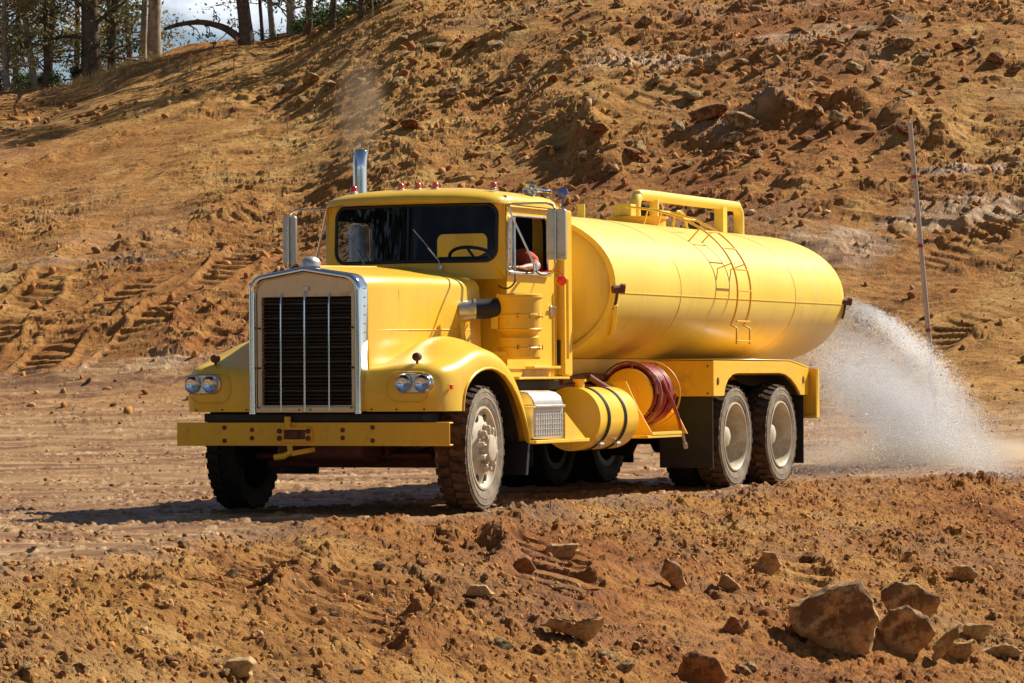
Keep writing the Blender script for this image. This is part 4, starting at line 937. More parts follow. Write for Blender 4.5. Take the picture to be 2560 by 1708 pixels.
# sides
dwin = dens([(-1.235, 2.0), (-1.245, 2.42), (-1.275, 2.455), (-1.315, 2.47), (-2.04, 2.475), (-2.09, 2.455), (-2.11, 2.41), (-2.12, 2.0)][::-1])
for s in (-1, 1):
    xo = outer_rect(dwin, CX1, -1.218, 1.10, 2.62)
    ringpanel(c_, xo, dwin, lambda p: (p[0], s * CH, p[1]))
c_.add([(CX1, -CH, 1.10), (CX1, CH, 1.10), (-1.22, CH, 1.10), (-1.22, -CH, 1.10)], [(0, 1, 2, 3)])
cab = c_.build('cab', 'yellow', truck, 35)
# roof
rf = MB(); ol = []
for k in range(48):
    t = 2 * PI * k / 48; cx_, sy_ = math.cos(t), math.sin(t); e = 0.30
    X_ = math.copysign(abs(cx_) ** e, cx_); Y_ = math.copysign(abs(sy_) ** e, sy_); ol.append((X_, Y_))
rows = []
for sc, z in ((0.93, 2.575), (1.0, 2.585), (1.012, 2.60), (1.010, 2.632), (0.99, 2.658), (0.95, 2.680), (0.88, 2.696), (0.7, 2.715), (0.45, 2.732), (0.2, 2.742), (0.01, 2.745)):
    row = []
    for X_, Y_ in ol:
        y = Y_ * 0.865 * sc; hx = 0.70 * sc; x = -1.79 + X_ * hx
        if X_ > 0: x += (0.085 * (1 - (y / 0.87) ** 2)) * X_ * sc + (0.01 if z < 2.63 else -0.03 * (z - 2.63) / 0.05 if z < 2.68 else -0.03)
        row.append((x, y, z - 0.035 * (abs(y) / 0.865) ** 2 * (1 if z > 2.59 else 0)))
    rows.append(row)
rf.grid(rows, closeu=True); roof = rf.build('cab_roof', 'yellow', cab, 50)
# interior liner, coloured near black so the cab looks shaded inside
li = MB(); ringpanel(li, [(a * 0.985, 1.98 + (b_ - 1.98) * .98) for a, b_ in wo_], [(a * 1.01, b_ + (0.008 if b_ > 2.3 else -0.008)) for a, b_ in wl], lambda p: (fmap(p)[0] - 0.03, p[0], p[1]))
ringpanel(li, [(a * .985, b_) for a, b_ in bo], bw_, lambda p: (CX1 + 0.03, p[0], p[1]))
for s in (-1, 1):
    xo = outer_rect(dwin, CX1 + 0.03, -1.24, 1.12, 2.60); ringpanel(li, xo, dwin, lambda p: (p[0], s * (CH - 0.03), p[1]))
li.box(CX1 + 0.03, -1.16, -CH + .03, CH - .03, 2.590, 2.597); li.box(CX1 + .03, -1.24, -CH + .03, CH - .03, 1.13, 1.15)
li.build('cab_shade_lining', 'interior', cab, 35)
# windshield, gasket, divider
w_ = MB(); w_.add([wmap(p, -0.004) for p in wl] + [wmap((0, 2.33), -0.004)] , [(i, (i + 1) % len(wl), len(wl)) for i in range(len(wl))])
wg = MB(); ysn = 24
rows = []
for k in range(ysn + 1):
    y = -0.75 + 1.5 * k / ysn; e = max(0, abs(y) - 0.655); dz = 0.10 - math.sqrt(max(0, 0.01 - e * e)) if e > 0 else 0
    rows.append([wmap((y, 2.087 + dz), -0.004), wmap((y, 2.33), -0.004), wmap((y, 2.566 - dz), -0.004)])
wg.grid(rows); ws = wg.build('windshield', 'glass', cab, 30)
q = MB(); q.tube([wmap(p, 0.006) for p in wl], 0.016, 8, closed=True); q.tube([wmap((0, 2.09), 0.004), wmap((0, 2.565), 0.004)], 0.011, 6); q.build('windshield_gasket', 'black', ws, 60)
for y0, y1, z1, xx in ((0.30, 0.06, 2.36, 0), (-0.42, -0.62, 2.34, 0)):
    q = MB(); q.tube([(wx(y0) + 0.05, y0, 2.045), (wx(y0) + 0.035, y0 - 0.02, 2.09), (wx((y0 + y1) / 2) + 0.03, (y0 * .55 + y1 * .45), 2.20)], 0.007, 6)
    q.tube([(wx(y0) + 0.028, y0 * .75 + y1 * .25, 2.14), (wx(y1) + 0.018, y1, z1)], 0.0065, 6); q.lathe([(2.02, 0.022), (2.055, 0.018), (2.06, 0.0001)], 'Z', (wx(y0) + 0.045, y0, 0), 10)
    q.build('windshield_wiper', 'chrome_dull', cab, 50)
# doors
for s in (1, -1):
    d_ = MB(); yo = s * (CH + 0.006)
    xo = outer_rect(dwin, -2.30, -1.225, 1.17, 2.53); n0 = len(xo)
    ringpanel(d_, xo, dwin, lambda p: (p[0], yo, p[1]))
    do = d_.build('door', 'yellow', cab, 35, solid=0.012 if s < 0 else -0.012 * 0)
    q = MB(); q.tube([(a, s * (CH + 0.012), b_) for a, b_ in dwin], 0.011, 6, closed=True); q.build('window_frame', 'chrome_dull', do, 50)
    q = MB(); q.tube([(-1.385, s * (CH + 0.012), 2.0), (-1.385, s * (CH + 0.012), 2.47)], 0.010, 6); q.build('vent_window_bar', 'chrome_dull', do, 50)
    q = MB(); q.add([(-1.24, s * (CH + .002), 2.005), (-1.38, s * (CH + .002), 2.005), (-1.38, s * (CH + .002), 2.465), (-1.25, s * (CH + .002), 2.44)], [(0, 1, 2, 3)]); q.build('vent_window', 'clear', do, 0)
    q = MB(); q.box(-2.13, -1.23, s * (CH + .004), s * (CH + .045), 1.968, 1.992); q.build('window_sill', 'alu', do, 30, 0.004)
    q = MB()
    for (a, b_) in (((-2.30, 1.17), (-2.30, 2.53)), ((-2.30, 2.53), (-1.25, 2.53)), ((-2.30, 1.17), (-1.25, 1.17))): q.bar((a[0], s * (CH + .012), a[1]), (b_[0], s * (CH + .012), b_[1]), 0.010)
    q.build('door_seam', 'yellow_dirty', do, 30)
    q = MB(); q.prism(rrect(-2.27, -2.17, 1.62, 1.72, 0.01, 3), s * (CH + .007), s * (CH + .020), 'Y'); q.bar((-2.25, s * (CH + .035), 1.70), (-2.13, s * (CH + .035), 1.70), .018); q.build('door_handle', 'chrome_dull', do, 30, 0.003)
    q = MB(); q.prism(rrect(-2.37, -2.33, 1.20, 1.42, 0.02, 3), s * (CH + .003), s * (CH + .03), 'Y'); q.build('door_hinge', 'black', do, 30)
# drip rail, side trim, rear corner post, cab sill
q = MB(); q.tube([(-1.24, 0.862, 2.545), (-2.42, 0.862, 2.548)], 0.012, 6); q.build('drip_rail', 'yellow', cab, 50)
q = MB(); q.box(-2.56, -2.36, 0.60, 0.905, 1.10, 2.56); q.build('rear_corner_panel', 'yellow', cab, 30, 0.02)
q = MB(); q.tube([(-2.38, 0.93, 1.95), (-2.38, 0.93, 1.25)], 0.014, 8); q.build('grab_bar', 'yellow', cab, 50)
q = MB(); q.box(-2.50, -1.36, 0.60, 0.90, 1.075, 1.097); q.box(-2.22, -1.62, 0.846, 0.93, 1.165, 1.19); q.build('cab_sill', 'yellow', cab, 30, 0.006)
q = MB(); q.box(-2.62, -1.28, -0.75, 0.75, 0.985, 1.07); q.build('cab_mount', 'blackpaint', truck, 30, 0.01)
# roof lamps
for y in (-0.63, -0.16, 0.0, 0.165, 0.69):
    x = -1.30 + (0.02 if abs(y) < .3 else -0.02); z = 2.700 if abs(y) < .3 else 2.690
    q = MB(); q.prism(rrect(x - 0.05, x + 0.045, y - 0.032, y + 0.032, 0.02, 4), z, z + 0.022, 'Z'); mb_ = q.build('roof_lamp', 'chrome_dull', cab, 40, 0.004)
    q = MB(); q.lathe([(z + .020, 0.030), (z + .045, 0.030), (z + .064, 0.022), (z + .072, 0.010), (z + .073, 0.0001)], 'Z', (x, y, 0), 16); q.build('lamp_lens', 'orangelens' if y > -.5 else 'redlens', mb_, 60)
# horns
q = MB(); q.lathe([(-1.95, 0.066), (-1.955, 0.070), (-1.965, 0.062), (-2.02, 0.035), (-2.12, 0.020), (-2.34, 0.013), (-2.36, 0.022), (-2.40, 0.022), (-2.405, 0.0001)], 'X', (0, 0.76, 2.725), 28)
q.lathe([(-1.958, 0.064), (-2.03, 0.032), (-2.04, 0.0001)], 'X', (0, 0.76, 2.725), 28); q.bar((-2.08, .76, 2.70), (-2.08, .76, 2.64), .02); q.bar((-2.37, .76, 2.72), (-2.37, .76, 2.64), .03); q.build('air_horn', 'chrome', cab, 40)
q = MB(); q.lathe([(-2.475, 0.0001), (-2.47, 0.045), (-2.44, 0.05), (-2.435, 0.035), (-2.43, 0.0001)], 'X', (0, 0.865, 2.715), 20); q.tube([(-2.455, .865, 2.67), (-2.455, .85, 2.58)], .010, 6); q.build('rear_horn_bell', 'blueish', cab, 50)  # blue disc standing for the second horn's bell
# interior
q = MB(); q.box(-1.50, -1.26, -0.80, 0.80, 1.85, 2.075); q.prism([(-1.50, 2.075), (-1.26, 2.075), (-1.30, 2.13), (-1.46, 2.13)], 0.16, 0.66, 'Y'); q.build('dashboard', 'interior', cab, 35, 0.02)
for y in (0.42, -0.45):
    q = MB(); q.box(-2.25, -1.80, y - .24, y + .24, 1.45, 1.60); q.box(-2.40, -2.27, y - .24, y + .24, 1.55, 2.12 if y > 0 else 2.05); q.build('seat', 'seat', cab, 35, 0.04)
sw = MB(); tilt = Matrix.Rotation(R(-28), 4, 'Y'); cc_ = Vector((-1.56, 0.42, 2.10))
sw.tube([cc_ + tilt @ Vector((math.cos(2 * PI * k / 32) * .235, math.sin(2 * PI * k / 32) * .235, 0)) for k in range(32)], 0.015, 8, closed=True)
for k in range(3): sw.tube([cc_, cc_ + tilt @ Vector((math.cos(2 * PI * k / 3) * .23, math.sin(2 * PI * k / 3) * .23, 0))], 0.012, 6)
sw.tube([cc_ + Vector((0, 0, 0.02)), cc_ - tilt @ Vector((0, 0, .35))], 0.03, 8); sw.build('steering_wheel', 'black', cab, 50)
# air cleaner
ax_, ay_ = -1.05, 1.035
q = MB(); q.lathe([(1.245, 0.0001), (1.245, 0.165), (1.262, 0.178), (1.330, 0.182), (1.338, 0.190), (1.348, 0.182), (1.425, 0.184), (1.432, 0.160), (1.455, 0.150), (1.475, 0.163), (1.485, 0.185), (1.495, 0.192), (1.505, 0.186), (1.60, 0.188), (1.605, 0.196), (1.620, 0.196), (1.625, 0.188), (1.755, 0.190), (1.762, 0.200), (1.785, 0.198), (1.792, 0.185), (1.800, 0.10), (1.802, 0.0001)], 'Z', (ax_, ay_, 0), 40)
ac = q.build('air_cleaner', 'yellow_dirty', truck, 30)
q = MB()
for zz in (1.345, 1.61):
    for k in range(4):
        a = PI * 0.1 + k * 0.55; c, s_ = math.cos(a) * .193, math.sin(a) * .193; q.bar((ax_ + c, ay_ + s_, zz - .02), (ax_ + c, ay_ + s_, zz + .02), .006)
q.build('air_cleaner_clip', 'rust', ac, 30)
q = MB(); q.tube(smoothpath([(-0.76, 0.60, 1.655), (-0.80, 0.67, 1.662), (-0.83, 0.72, 1.668)], 4), 0.078, 20); q.tube([(-0.825, .71, 1.668), (-0.835, .73, 1.668)], 0.086, 20); q.build('intake_pipe', 'alu', ac, 40)
q = MB(); q.tube(smoothpath([(-0.82, 0.705, 1.668), (-0.90, 0.80, 1.672), (-0.95, 0.88, 1.675), (-1.03, 0.98, 1.68)], 4), 0.084, 20); q.build('intake_elbow', 'black', ac, 40)
q = MB(); q.box(-1.20, -0.86, 0.84, 1.0, 1.27, 1.31); q.box(-1.2, -0.9, .84, .9, 1.5, 1.7); q.bar((-0.78, .60, 1.62), (-0.66, .72, 1.18), .05, .02); q.bar((-0.70, .66, 1.55), (-0.62, .72, 1.16), .03, .02); q.build('air_cleaner_bracket', 'yellow', ac, 30)
# wires and stays
q = MB(); q.tube(smoothpath([(-1.28, .90, 1.97), (-1.20, .93, 1.90), (-1.15, .90, 1.85), (-1.10, .86, 1.85), (-1.06, .84, 1.87)], 5), 0.008, 6); q.build('mirror_cable', 'black', truck, 50)
# mirrors
for s in (1, -1):
    mx_, my_ = -1.33, s * 1.26; mw_ = .088 if s > 0 else .062
    q = MB(); q.prism(rrect(my_ - mw_, my_ + mw_, 2.085, 2.515, 0.02, 4), mx_ - .028, mx_ + .012, 'X'); mo = q.build('mirror', 'alu', truck, 40, 0.006)
    q = MB(); q.prism(rrect(my_ - mw_ + .009, my_ + mw_ - .009, 2.095, 2.505, 0.015, 4), mx_ - .031, mx_ - .0275, 'X'); q.build('mirror_glass', 'chrome', mo, 40)
    q = MB()
    q.tube(smoothpath([(-1.25, s * .83, 2.565), (-1.30, s * 1.12, 2.567), (-1.32, s * 1.20, 2.56), (mx_ + .02, s * 1.25, 2.53), (mx_ + .026, s * 1.26, 2.46), (mx_ + .026, s * 1.26, 2.14), (mx_ + .02, s * 1.26, 2.06)], 5), 0.0095, 8)
    q.tube(smoothpath([(mx_ + .02, s * 1.26, 2.07), (mx_, s * 1.235, 2.0), (mx_ - .02, s * 1.17, 1.955), (mx_ - .03, s * 1.10, 1.96), (mx_ - .04, s * 1.04, 2.01)], 5), 0.011, 8)
    q.build('mirror_arm', 'chrome_dull', mo, 50)
    q = MB(); q.tube([(-1.235, s * .85, 2.545), (mx_ - .045, s * 1.055, 2.015)], 0.0105, 8); q.tube([(mx_ - .04, s * 1.045, 2.06), (mx_ - .045, s * 1.055, 2.0)], 0.022, 8); q.bar((mx_ - .04, s * 1.05, 2.005), (-1.6, s * .87, 1.985), .02); q.build('mirror_strut', 'chrome', mo, 50)
q = MB(); q.lathe([(0.0, 0.0001), (0.004, 0.035), (0.02, 0.046), (0.03, 0.04), (0.034, 0.0001)], 'X', (-1.95, 1.06, 1.925), 20); q.tube(smoothpath([(-1.935, 1.06, 1.965), (-1.935, 1.055, 1.99), (-1.93, 1.0, 2.01), (-1.93, .85, 2.005)], 4), .007, 6); q.build('turn_signal', 'redlens', truck, 50)
# exhaust
sx_, sy_ = -2.22, -1.0
q = MB(); q.tube([(sx_, sy_, 1.2), (sx_, sy_, 2.45)], 0.105, 24); q.build('muffler', 'alu', truck, 40)
q = MB(); q.tube(smoothpath([(sx_, sy_, 2.44), (sx_, sy_, 2.75), (sx_, sy_, 2.93), (sx_ - .002, sy_, 3.0), (sx_ - .014, sy_, 3.07), (sx_ - .035, sy_, 3.12)], 6), 0.063, 28, cap=False); st = q.build('exhaust_stack', 'chrome', truck, 50, solid=0.004)
# battery box and steps
q = MB(); pr_ = []
top = [(0.70, 0.98), (1.06, 0.98), (1.13, 0.965), (1.175, 0.925), (1.195, 0.87), (1.195, 0.575), (0.70, 0.575)]
q.prism(top, -1.62, -0.98, 'X'); bb_ = q.build('battery_box', 'alu', truck, 30, 0.012)
q = MB(); q.box(-1.60, -0.96, 1.10, 1.225, 0.835, 0.86); q.build('step', 'alu', bb_, 30, 0.006)
q = MB()
for k in range(12): q.box(-1.60 + k * .052, -1.578 + k * .052, 1.196, 1.199, 0.60, 0.80)
for k in range(5): q.box(-1.61, -0.99, 1.1965, 1.2005, 0.61 + k * .042, 0.618 + k * .042)
q.build('step_tread', 'alu', bb_, 30)
q = MB(); q.box(-2.12, -0.92, 0.95, 1.235, 0.535, 0.565); q.prism([(-1.63, 0.565), (-2.10, 0.565), (-1.63, 0.80)], 1.195, 1.205, 'Y'); q.build('running_board', 'yellow', truck, 30, 0.006)
# fuel tank
q = MB(); fcy, fcz, fr_ = 0.925, 0.725, 0.278
q.lathe([(-3.40, 0.0001), (-3.40, fr_ - .03), (-3.385, fr_), (-2.465, fr_), (-2.45, fr_ + .004), (-2.44, fr_ - .012), (-2.45, 0.0001)], 'X', (0, fcy, fcz), 56); ft = q.build('fuel_tank', 'yellow', truck, 35)
for x in (-2.66, -3.06):
    q = MB(); q.lathe([(x - .028, fr_ + .002), (x - .026, fr_ + .010), (x - .006, fr_ + .010), (x - .004, fr_ + .002)], 'X', (0, fcy, fcz), 56)
    q.lathe([(x + .008, fr_ + .002), (x + .010, fr_ + .010), (x + .022, fr_ + .010), (x + .024, fr_ + .002)], 'X', (0, fcy, fcz), 56); q.build('tank_strap', 'black', ft, 40)
    q = MB(); q.tube([(x - .03, 1.13, .50), (x + .06, 1.13, .50)], 0.016, 8); q.tube([(x, 1.12, .53), (x, 1.12, .47)], 0.014, 8); q.build('strap_bolt', 'alu', ft, 40)
q = MB(); q.tube([(-2.60, .95, .99), (-2.60, .95, 1.06)], 0.042, 16); q.tube([(-2.60, .95, 1.05), (-2.60, .95, 1.075)], 0.058, 16); q.build('filler_cap', 'yellow_dirty', ft, 40)
# the tank and box on the far side, added to fill the dark under the frame
q = MB(); q.lathe([(-3.60, 0.0001), (-3.60, fr_ - .03), (-3.585, fr_), (-2.465, fr_), (-2.44, fr_ - .012), (-2.45, 0.0001)], 'X', (0, -fcy, fcz - .05), 40); q.build('fuel_tank', 'yellow', truck, 35)
q = MB(); q.box(-1.62, -.98, -1.19, -.70, .50, .96); q.build('battery_box', 'blackpaint', truck, 30, .02)
for x0_, x1_, y_, z_, r_ in ((-3.9, -4.9, -.75, .62, .17), (-3.95, -4.8, .15, .60, .14), (-1.9, -2.7, -.2, .56, .15)):
    q = MB(); q.tube([(x0_, y_, z_), (x1_, y_, z_)], r_, 20); q.build('dark_filler_tank', 'blackpaint', truck, 40)  # black cylinders added to deepen the darkness beneath the truck
q = MB(); q.box(-2.2, -1.2, -.30, .30, .42, .80); q.box(-3.4, -2.2, -.16, .16, .50, .80); q.build('gearbox', 'blackpaint', truck, 30, .05)
# hose reel
rcy, rcz = 0.90, 0.930; rx0, rx1 = -3.92, -4.46
q = MB(); q.tube([(rx0 + .02, rcy, rcz), (rx1 - .02, rcy, rcz)], 0.10, 20); reel = q.build('hose_reel', 'yellow_dirty', truck, 40)
for x in (rx0, rx1):
    q = MB(); q.lathe([(x - .014, 0.0001), (x - .014, .232), (x - .006, .240), (x + .006, .240), (x + .014, .232), (x + .010, .06), (x + .03, .05), (x + .03, .0001)], 'X', (0, rcy, rcz), 44); q.build('reel_disc', 'yellow_dirty', reel, 40)
    q = MB(); q.tube([(x, rcy + math.cos(2 * PI * k / 48) * .30, rcz + math.sin(2 * PI * k / 48) * .30) for k in range(48)], 0.0085, 8, closed=True)
    for k in range(6):
        a = 2 * PI * k / 6 + .4; q.bar((x, rcy + math.cos(a) * .235, rcz + math.sin(a) * .235), (x, rcy + math.cos(a) * .30, rcz + math.sin(a) * .30), .022, .008)
    q.build('reel_guard_ring', 'rust' if x == rx0 else 'yellow_dirty', reel, 50)
q = MB()
hp = []; turns = 11
for L_, rad in ((0, .262), (1, .232), (2, .205)):
    for k in range(turns * 20 + 1):
        f = k / (turns * 20); a = 2 * PI * k / 20; xx = rx0 - .045 + (rx1 - rx0 + .09) * (f if L_ % 2 == 0 else 1 - f)
        jit = 0.012 * math.sin(k * .37 + L_) + 0.008 * math.sin(k * .093)
        hp.append((xx, rcy + math.cos(a) * (rad + jit), rcz + math.sin(a) * (rad + jit)))
q.tube(hp, 0.0195, 6); q.tube(smoothpath([(-4.1, 1.16, 1.05), (-4.2, 1.20, .90), (-4.32, 1.23, .72), (-4.40, 1.24, .56)], 5), .017, 8); q.build('hose', 'hose', reel, 60)
q = MB(); q.tube([(-4.37, 1.24, .62), (-4.47, 1.25, .44)], 0.014, 8); q.tube([(-4.45, 1.25, .47), (-4.475, 1.25, .43)], 0.022, 8); q.build('hose_nozzle', 'alu', reel, 40)
q = MB(); q.prism([(0.62, .56), (1.24, .56), (1.10, .80), (0.98, 1.05), (0.70, 1.05)], -3.66, -3.645, 'X'); q.build('reel_bracket', 'yellow_dirty', reel, 30)
q = MB(); q.prism([(0.62, .56), (1.20, .56), (1.0, .95), (0.7, .95)], -4.66, -4.645, 'X'); q.build('reel_bracket', 'yellow_dirty', reel, 30)
q = MB(); q.box(-4.42, -3.50, 0.62, 1.245, 0.535, 0.56); q.bar((-4.4, 1.24, .575), (-3.6, 1.24, .575), .02, .03); q.build('reel_platform', 'yellow', truck, 30, 0.004)
q = MB(); q.tube([(-3.0, .60, 1.06), (-3.6, .62, 1.10), (-4.3, .65, 1.07), (-5.0, .62, 1.07)], .035, 10); q.tube([(-2.7, .55, 1.0), (-3.4, .62, 1.02), (-3.8, .66, .98)], .025, 8); q.tube([(-3.3, .75, 1.10), (-3.5, .80, 1.02), (-3.65, .86, .96)], .03, 8); q.build('pump_piping', 'rust', truck, 50)
# rear fenders
def rfender(s):
    arch = [(-5.565, .90)] + [(-6.64 + 1.075 * 0 + 0, 0)] * 0
    A = [(-5.30, .902), (-5.60, .902), (-5.635, .985), (-5.72, 1.06), (-5.85, 1.105), (-5.98, 1.118), (-7.25, 1.118), (-7.42, 1.105), (-7.60, 1.06), (-7.76, .99), (-7.86, .93), (-7.90, .895), (-8.16, .895), (-8.16, 1.165), (-7.55, 1.235), (-5.30, 1.240)]
    m = MB(); m.prism(A, 1.205 * s, 1.228 * s, 'Y'); o = m.build('rear_fender', 'yellow', truck, 30, 0.004)
    q = MB(); q.add([(-5.31, .70 * s, 1.246), (-7.55, .70 * s, 1.242), (-8.16, .70 * s, 1.172), (-8.16, 1.229 * s, 1.172), (-7.55, 1.229 * s, 1.242), (-5.31, 1.229 * s, 1.246)], [(0, 1, 4, 5), (1, 2, 3, 4)]); q.build('fender_top', 'yellow', o, 30, solid=-0.012)
    q = MB(); q.box(-5.31, -5.295, .66 * s, 1.226 * s, .902, 1.238); q.build('fender_front_panel', 'yellow_dirty', o, 30, 0.003)
    q = MB()
    for y, z in ((.75, 1.19), (1.17, 1.19), (.75, .93), (1.17, .93)): q.lathe([(-5.294, .011), (-5.286, .008), (-5.285, .0001)], 'X', (0, y * s, z), 8)
    q.build('rivets', 'rust', o, 30)
    q = MB(); ins = [(-5.62, .90), (-5.66, .98), (-5.75, 1.05), (-5.9, 1.10), (-7.25, 1.10), (-7.45, 1.09), (-7.62, 1.03), (-7.8, .95), (-7.88, .90)]
    q.grid([[(a, .66 * s, b_), (a, 1.203 * s, b_)] for a, b_ in ins]); q.build('wheel_well', 'blackpaint', o, 60)
    for xa, zb in ((-5.36, .22), (-8.07, .20)):
        q = MB(); q.box(xa, xa + .015, .66 * s, 1.20 * s, zb, .90); q.build('mud_flap', 'black', o, 30)
    for x in (-5.42, -7.98):
        q = MB(); q.lathe([(1.228, .024), (1.236, .022), (1.239, .0001)] if s > 0 else [(-1.239, .0001), (-1.236, .022), (-1.228, .024)], 'Y', (x, 0, 1.045 if x > -6 else 1.05), 14, sx=1.0, sy=1.6); q.build('side_reflector', 'rust', o, 50)
rfender(1); rfender(-1)
q = MB(); q.box(-8.26, -8.19, -1.31, 1.31, .66, 1.165); q.box(-8.19, -8.165, .98, 1.30, .655, .685); q.box(-8.19, -8.165, 1.29, 1.31, .66, 1.165); q.build('rear_panel', 'yellow', truck, 30, 0.006)

# water tank
TX0, TX1, TZ, TA, TB = -2.98, -9.60, 1.895, 1.15, 0.705
def tsec(x, a=1.0, n=72, e=1.0):
    o = []
    for k in range(n):
        t = 2 * PI * k / n; c, s_ = math.cos(t), math.sin(t); p = 2 / 2.12
        o.append((x, math.copysign(abs(c) ** p, c) * TA * a, TZ + math.copysign(abs(s_) ** p, s_) * (TB * a if a > 0.9 else TB * a)))
    return o
t_ = MB(); t_.grid([tsec(TX0 + .09, .3), tsec(TX0 + .07, .6), tsec(TX0 + .035, .85), tsec(TX0 - .02, .965), tsec(TX0 - .05, .985), tsec(TX0 + .0, .988), tsec(TX0, 1.0), tsec(TX0 - .8), tsec(-4.6), tsec(-6.2), tsec(-7.9), tsec(TX1 + .25), tsec(TX1, 1.0), tsec(TX1 - .03, .985), tsec(TX1 - .08, .93), tsec(TX1 - .16, .75), tsec(TX1 - .20, .5), tsec(TX1 - .22, .2)], closeu=True)
q = tsec(TX0 + .095, .02); 
t_.add([(TX0 + .09, p[1], p[2]) for p in tsec(TX0 + .09, .3)], [tuple(range(72))]); t_.add([(TX1 - .22, p[1], p[2]) for p in tsec(0, .2)], [tuple(range(72))])
tank = t_.build('water_tank', 'yellow_tank', truck, 30)
sm = MB()
for x in (-4.65, -8.0): sm.tube([(p[0], p[1] * 1.001, TZ + (p[2] - TZ) * 1.001) for p in tsec(x)], 0.0035, 6, closed=True)
for s in (-1, 1): sm.tube([(TX0 - .02, s * TA * 1.0005, 1.842), (TX1 + .02, s * TA * 1.0005, 1.842)], 0.004, 6)
sm.build('weld_seam', 'yellow_dirty', tank, 60)
q = MB(); P_ = tsec(TX0, 1.004, 72); I_ = tsec(TX0, .955, 72); q.grid([P_, [(TX0 - .022, p[1], p[2]) for p in P_], ], closeu=True); q.grid([[(TX0 + .012, p[1], p[2]) for p in P_], [(TX0 + .012, p[1], p[2]) for p in I_]], closeu=True); q.grid([P_, [(TX0 + .012, p[1], p[2]) for p in P_]], closeu=True); q.build('tank_rim', 'yellow_tank', tank, 40)
# nozzles and brackets on the seam
def tpt(x, ang, off=0.0):
    c, s_ = math.cos(ang), math.sin(ang); p = 2 / 2.12
    y = math.copysign(abs(c) ** p, c) * (TA + off); z = TZ + math.copysign(abs(s_) ** p, s_) * (TB + off); return (x, y, z)
for x in (TX0, TX1):
    q = MB(); q.tube([(x + .03, 1.13, 1.87), (x - .05, 1.20, 1.875)], .035, 12); q.tube([(x - .04, 1.175, 1.88), (x - .06, 1.215, 1.875)], .045, 12); q.tube([tpt(x - .01, R(a), .012) for a in (-3, -6, -9, -12, -15)], .014, 8); q.build('spray_nozzle', 'rust', tank, 50)
q = MB(); q.tube(smoothpath([tpt(TX0 + .0, R(-12), .02), tpt(TX0 - .10, R(-22), .025), tpt(TX0 - .30, R(-33), .02), tpt(TX0 - .34, R(-38), .0)], 5), .022, 8); q.build('tank_gusset', 'yellow_tank', tank, 30, .006)
q = MB(); q.prism([(0.42, 1.36), (0.66, 1.36), (0.66, 1.56), (0.42, 1.56)], TX0 + .05, TX0 + .085, 'X'); q.build('tank_front_plate', 'yellow_tank', tank, 30, .004)
for y_ in (.30, -.56):
    q = MB(); q.box(-8.9, -3.3, y_, y_ + .26, 1.052, 1.26); q.build('tank_saddle', 'yellow_dirty', tank, 30, .01)
# top fittings
q = MB(); q.prism(rrect(-.035, .035, 2.585, 2.745, .005, 2), -5.03, -5.015, 'X'); q.build('lifting_lug', 'yellow_tank', tank, 30)
q = MB(); q.lathe([(2.54, .285), (2.660, .285), (2.663, .31), (2.676, .31), (2.678, .0001)], 'Z', (-6.50, 0, 0), 36); q.build('hatch_collar', 'yellow_dirty', tank, 30)
q = MB(); q.box(-6.42, -6.26, -.15, .03, 2.680, 2.80); q.build('hatch_box', 'yellow_tank', tank, 30, .01)
q = MB(); q.tube(smoothpath([(-6.45, 0, 2.68), (-6.45, 0, 2.80), (-6.52, 0, 2.875), (-6.68, 0, 2.905), (-8.0, 0, 2.905), (-9.3, 0, 2.905), (-9.46, 0, 2.89), (-9.53, 0, 2.82), (-9.54, 0, 2.70), (-9.54, 0, 2.55)], 6), .056, 20); q.tube([(-6.98, 0, 2.89), (-6.98, 0, 2.6)], .05, 14); q.box(-9.02, -8.90, -.05, .05, 2.56, 2.88); q.build('overflow_pipe', 'yellow_tank', tank, 50)
# ladder following the tank's side
ld = MB(); th = [R(a) for a in range(84, -22, -4)]
for x in (-5.80, -6.18):
    pts = [tpt(x, t, 0.15) for t in th]; last = pts[-1]; pts += [(x, 1.29, 1.55), (x, 1.285, 1.40)]
    ld.tube(pts, .0105, 8)
for k, t in enumerate([R(a) for a in (82, 70, 57, 43, 29, 14, 1)]): ld.tube([tpt(-5.80, t, .15), tpt(-6.18, t, .15)], .009, 6)
ld.tube([(-5.80, 1.289, 1.62), (-6.18, 1.289, 1.62)], .009, 6); ld.tube([(-5.80, 1.286, 1.43), (-6.18, 1.286, 1.43)], .009, 6)
for x in (-5.80, -6.18):
    for t in (R(74), R(46), R(18)): ld.bar(tpt(x, t, .15), tpt(x, t, -.01), .020, .010)
ld.build('ladder', 'yellow_dirty', tank, 60)
q = MB(); q.tube(smoothpath([(-6.55, .36, 2.56), (-6.55, .40, 2.72), (-6.70, .42, 2.70), (-6.72, .45, 2.56)], 5), .012, 8); q.build('hatch_handle', 'yellow_tank', tank, 60)

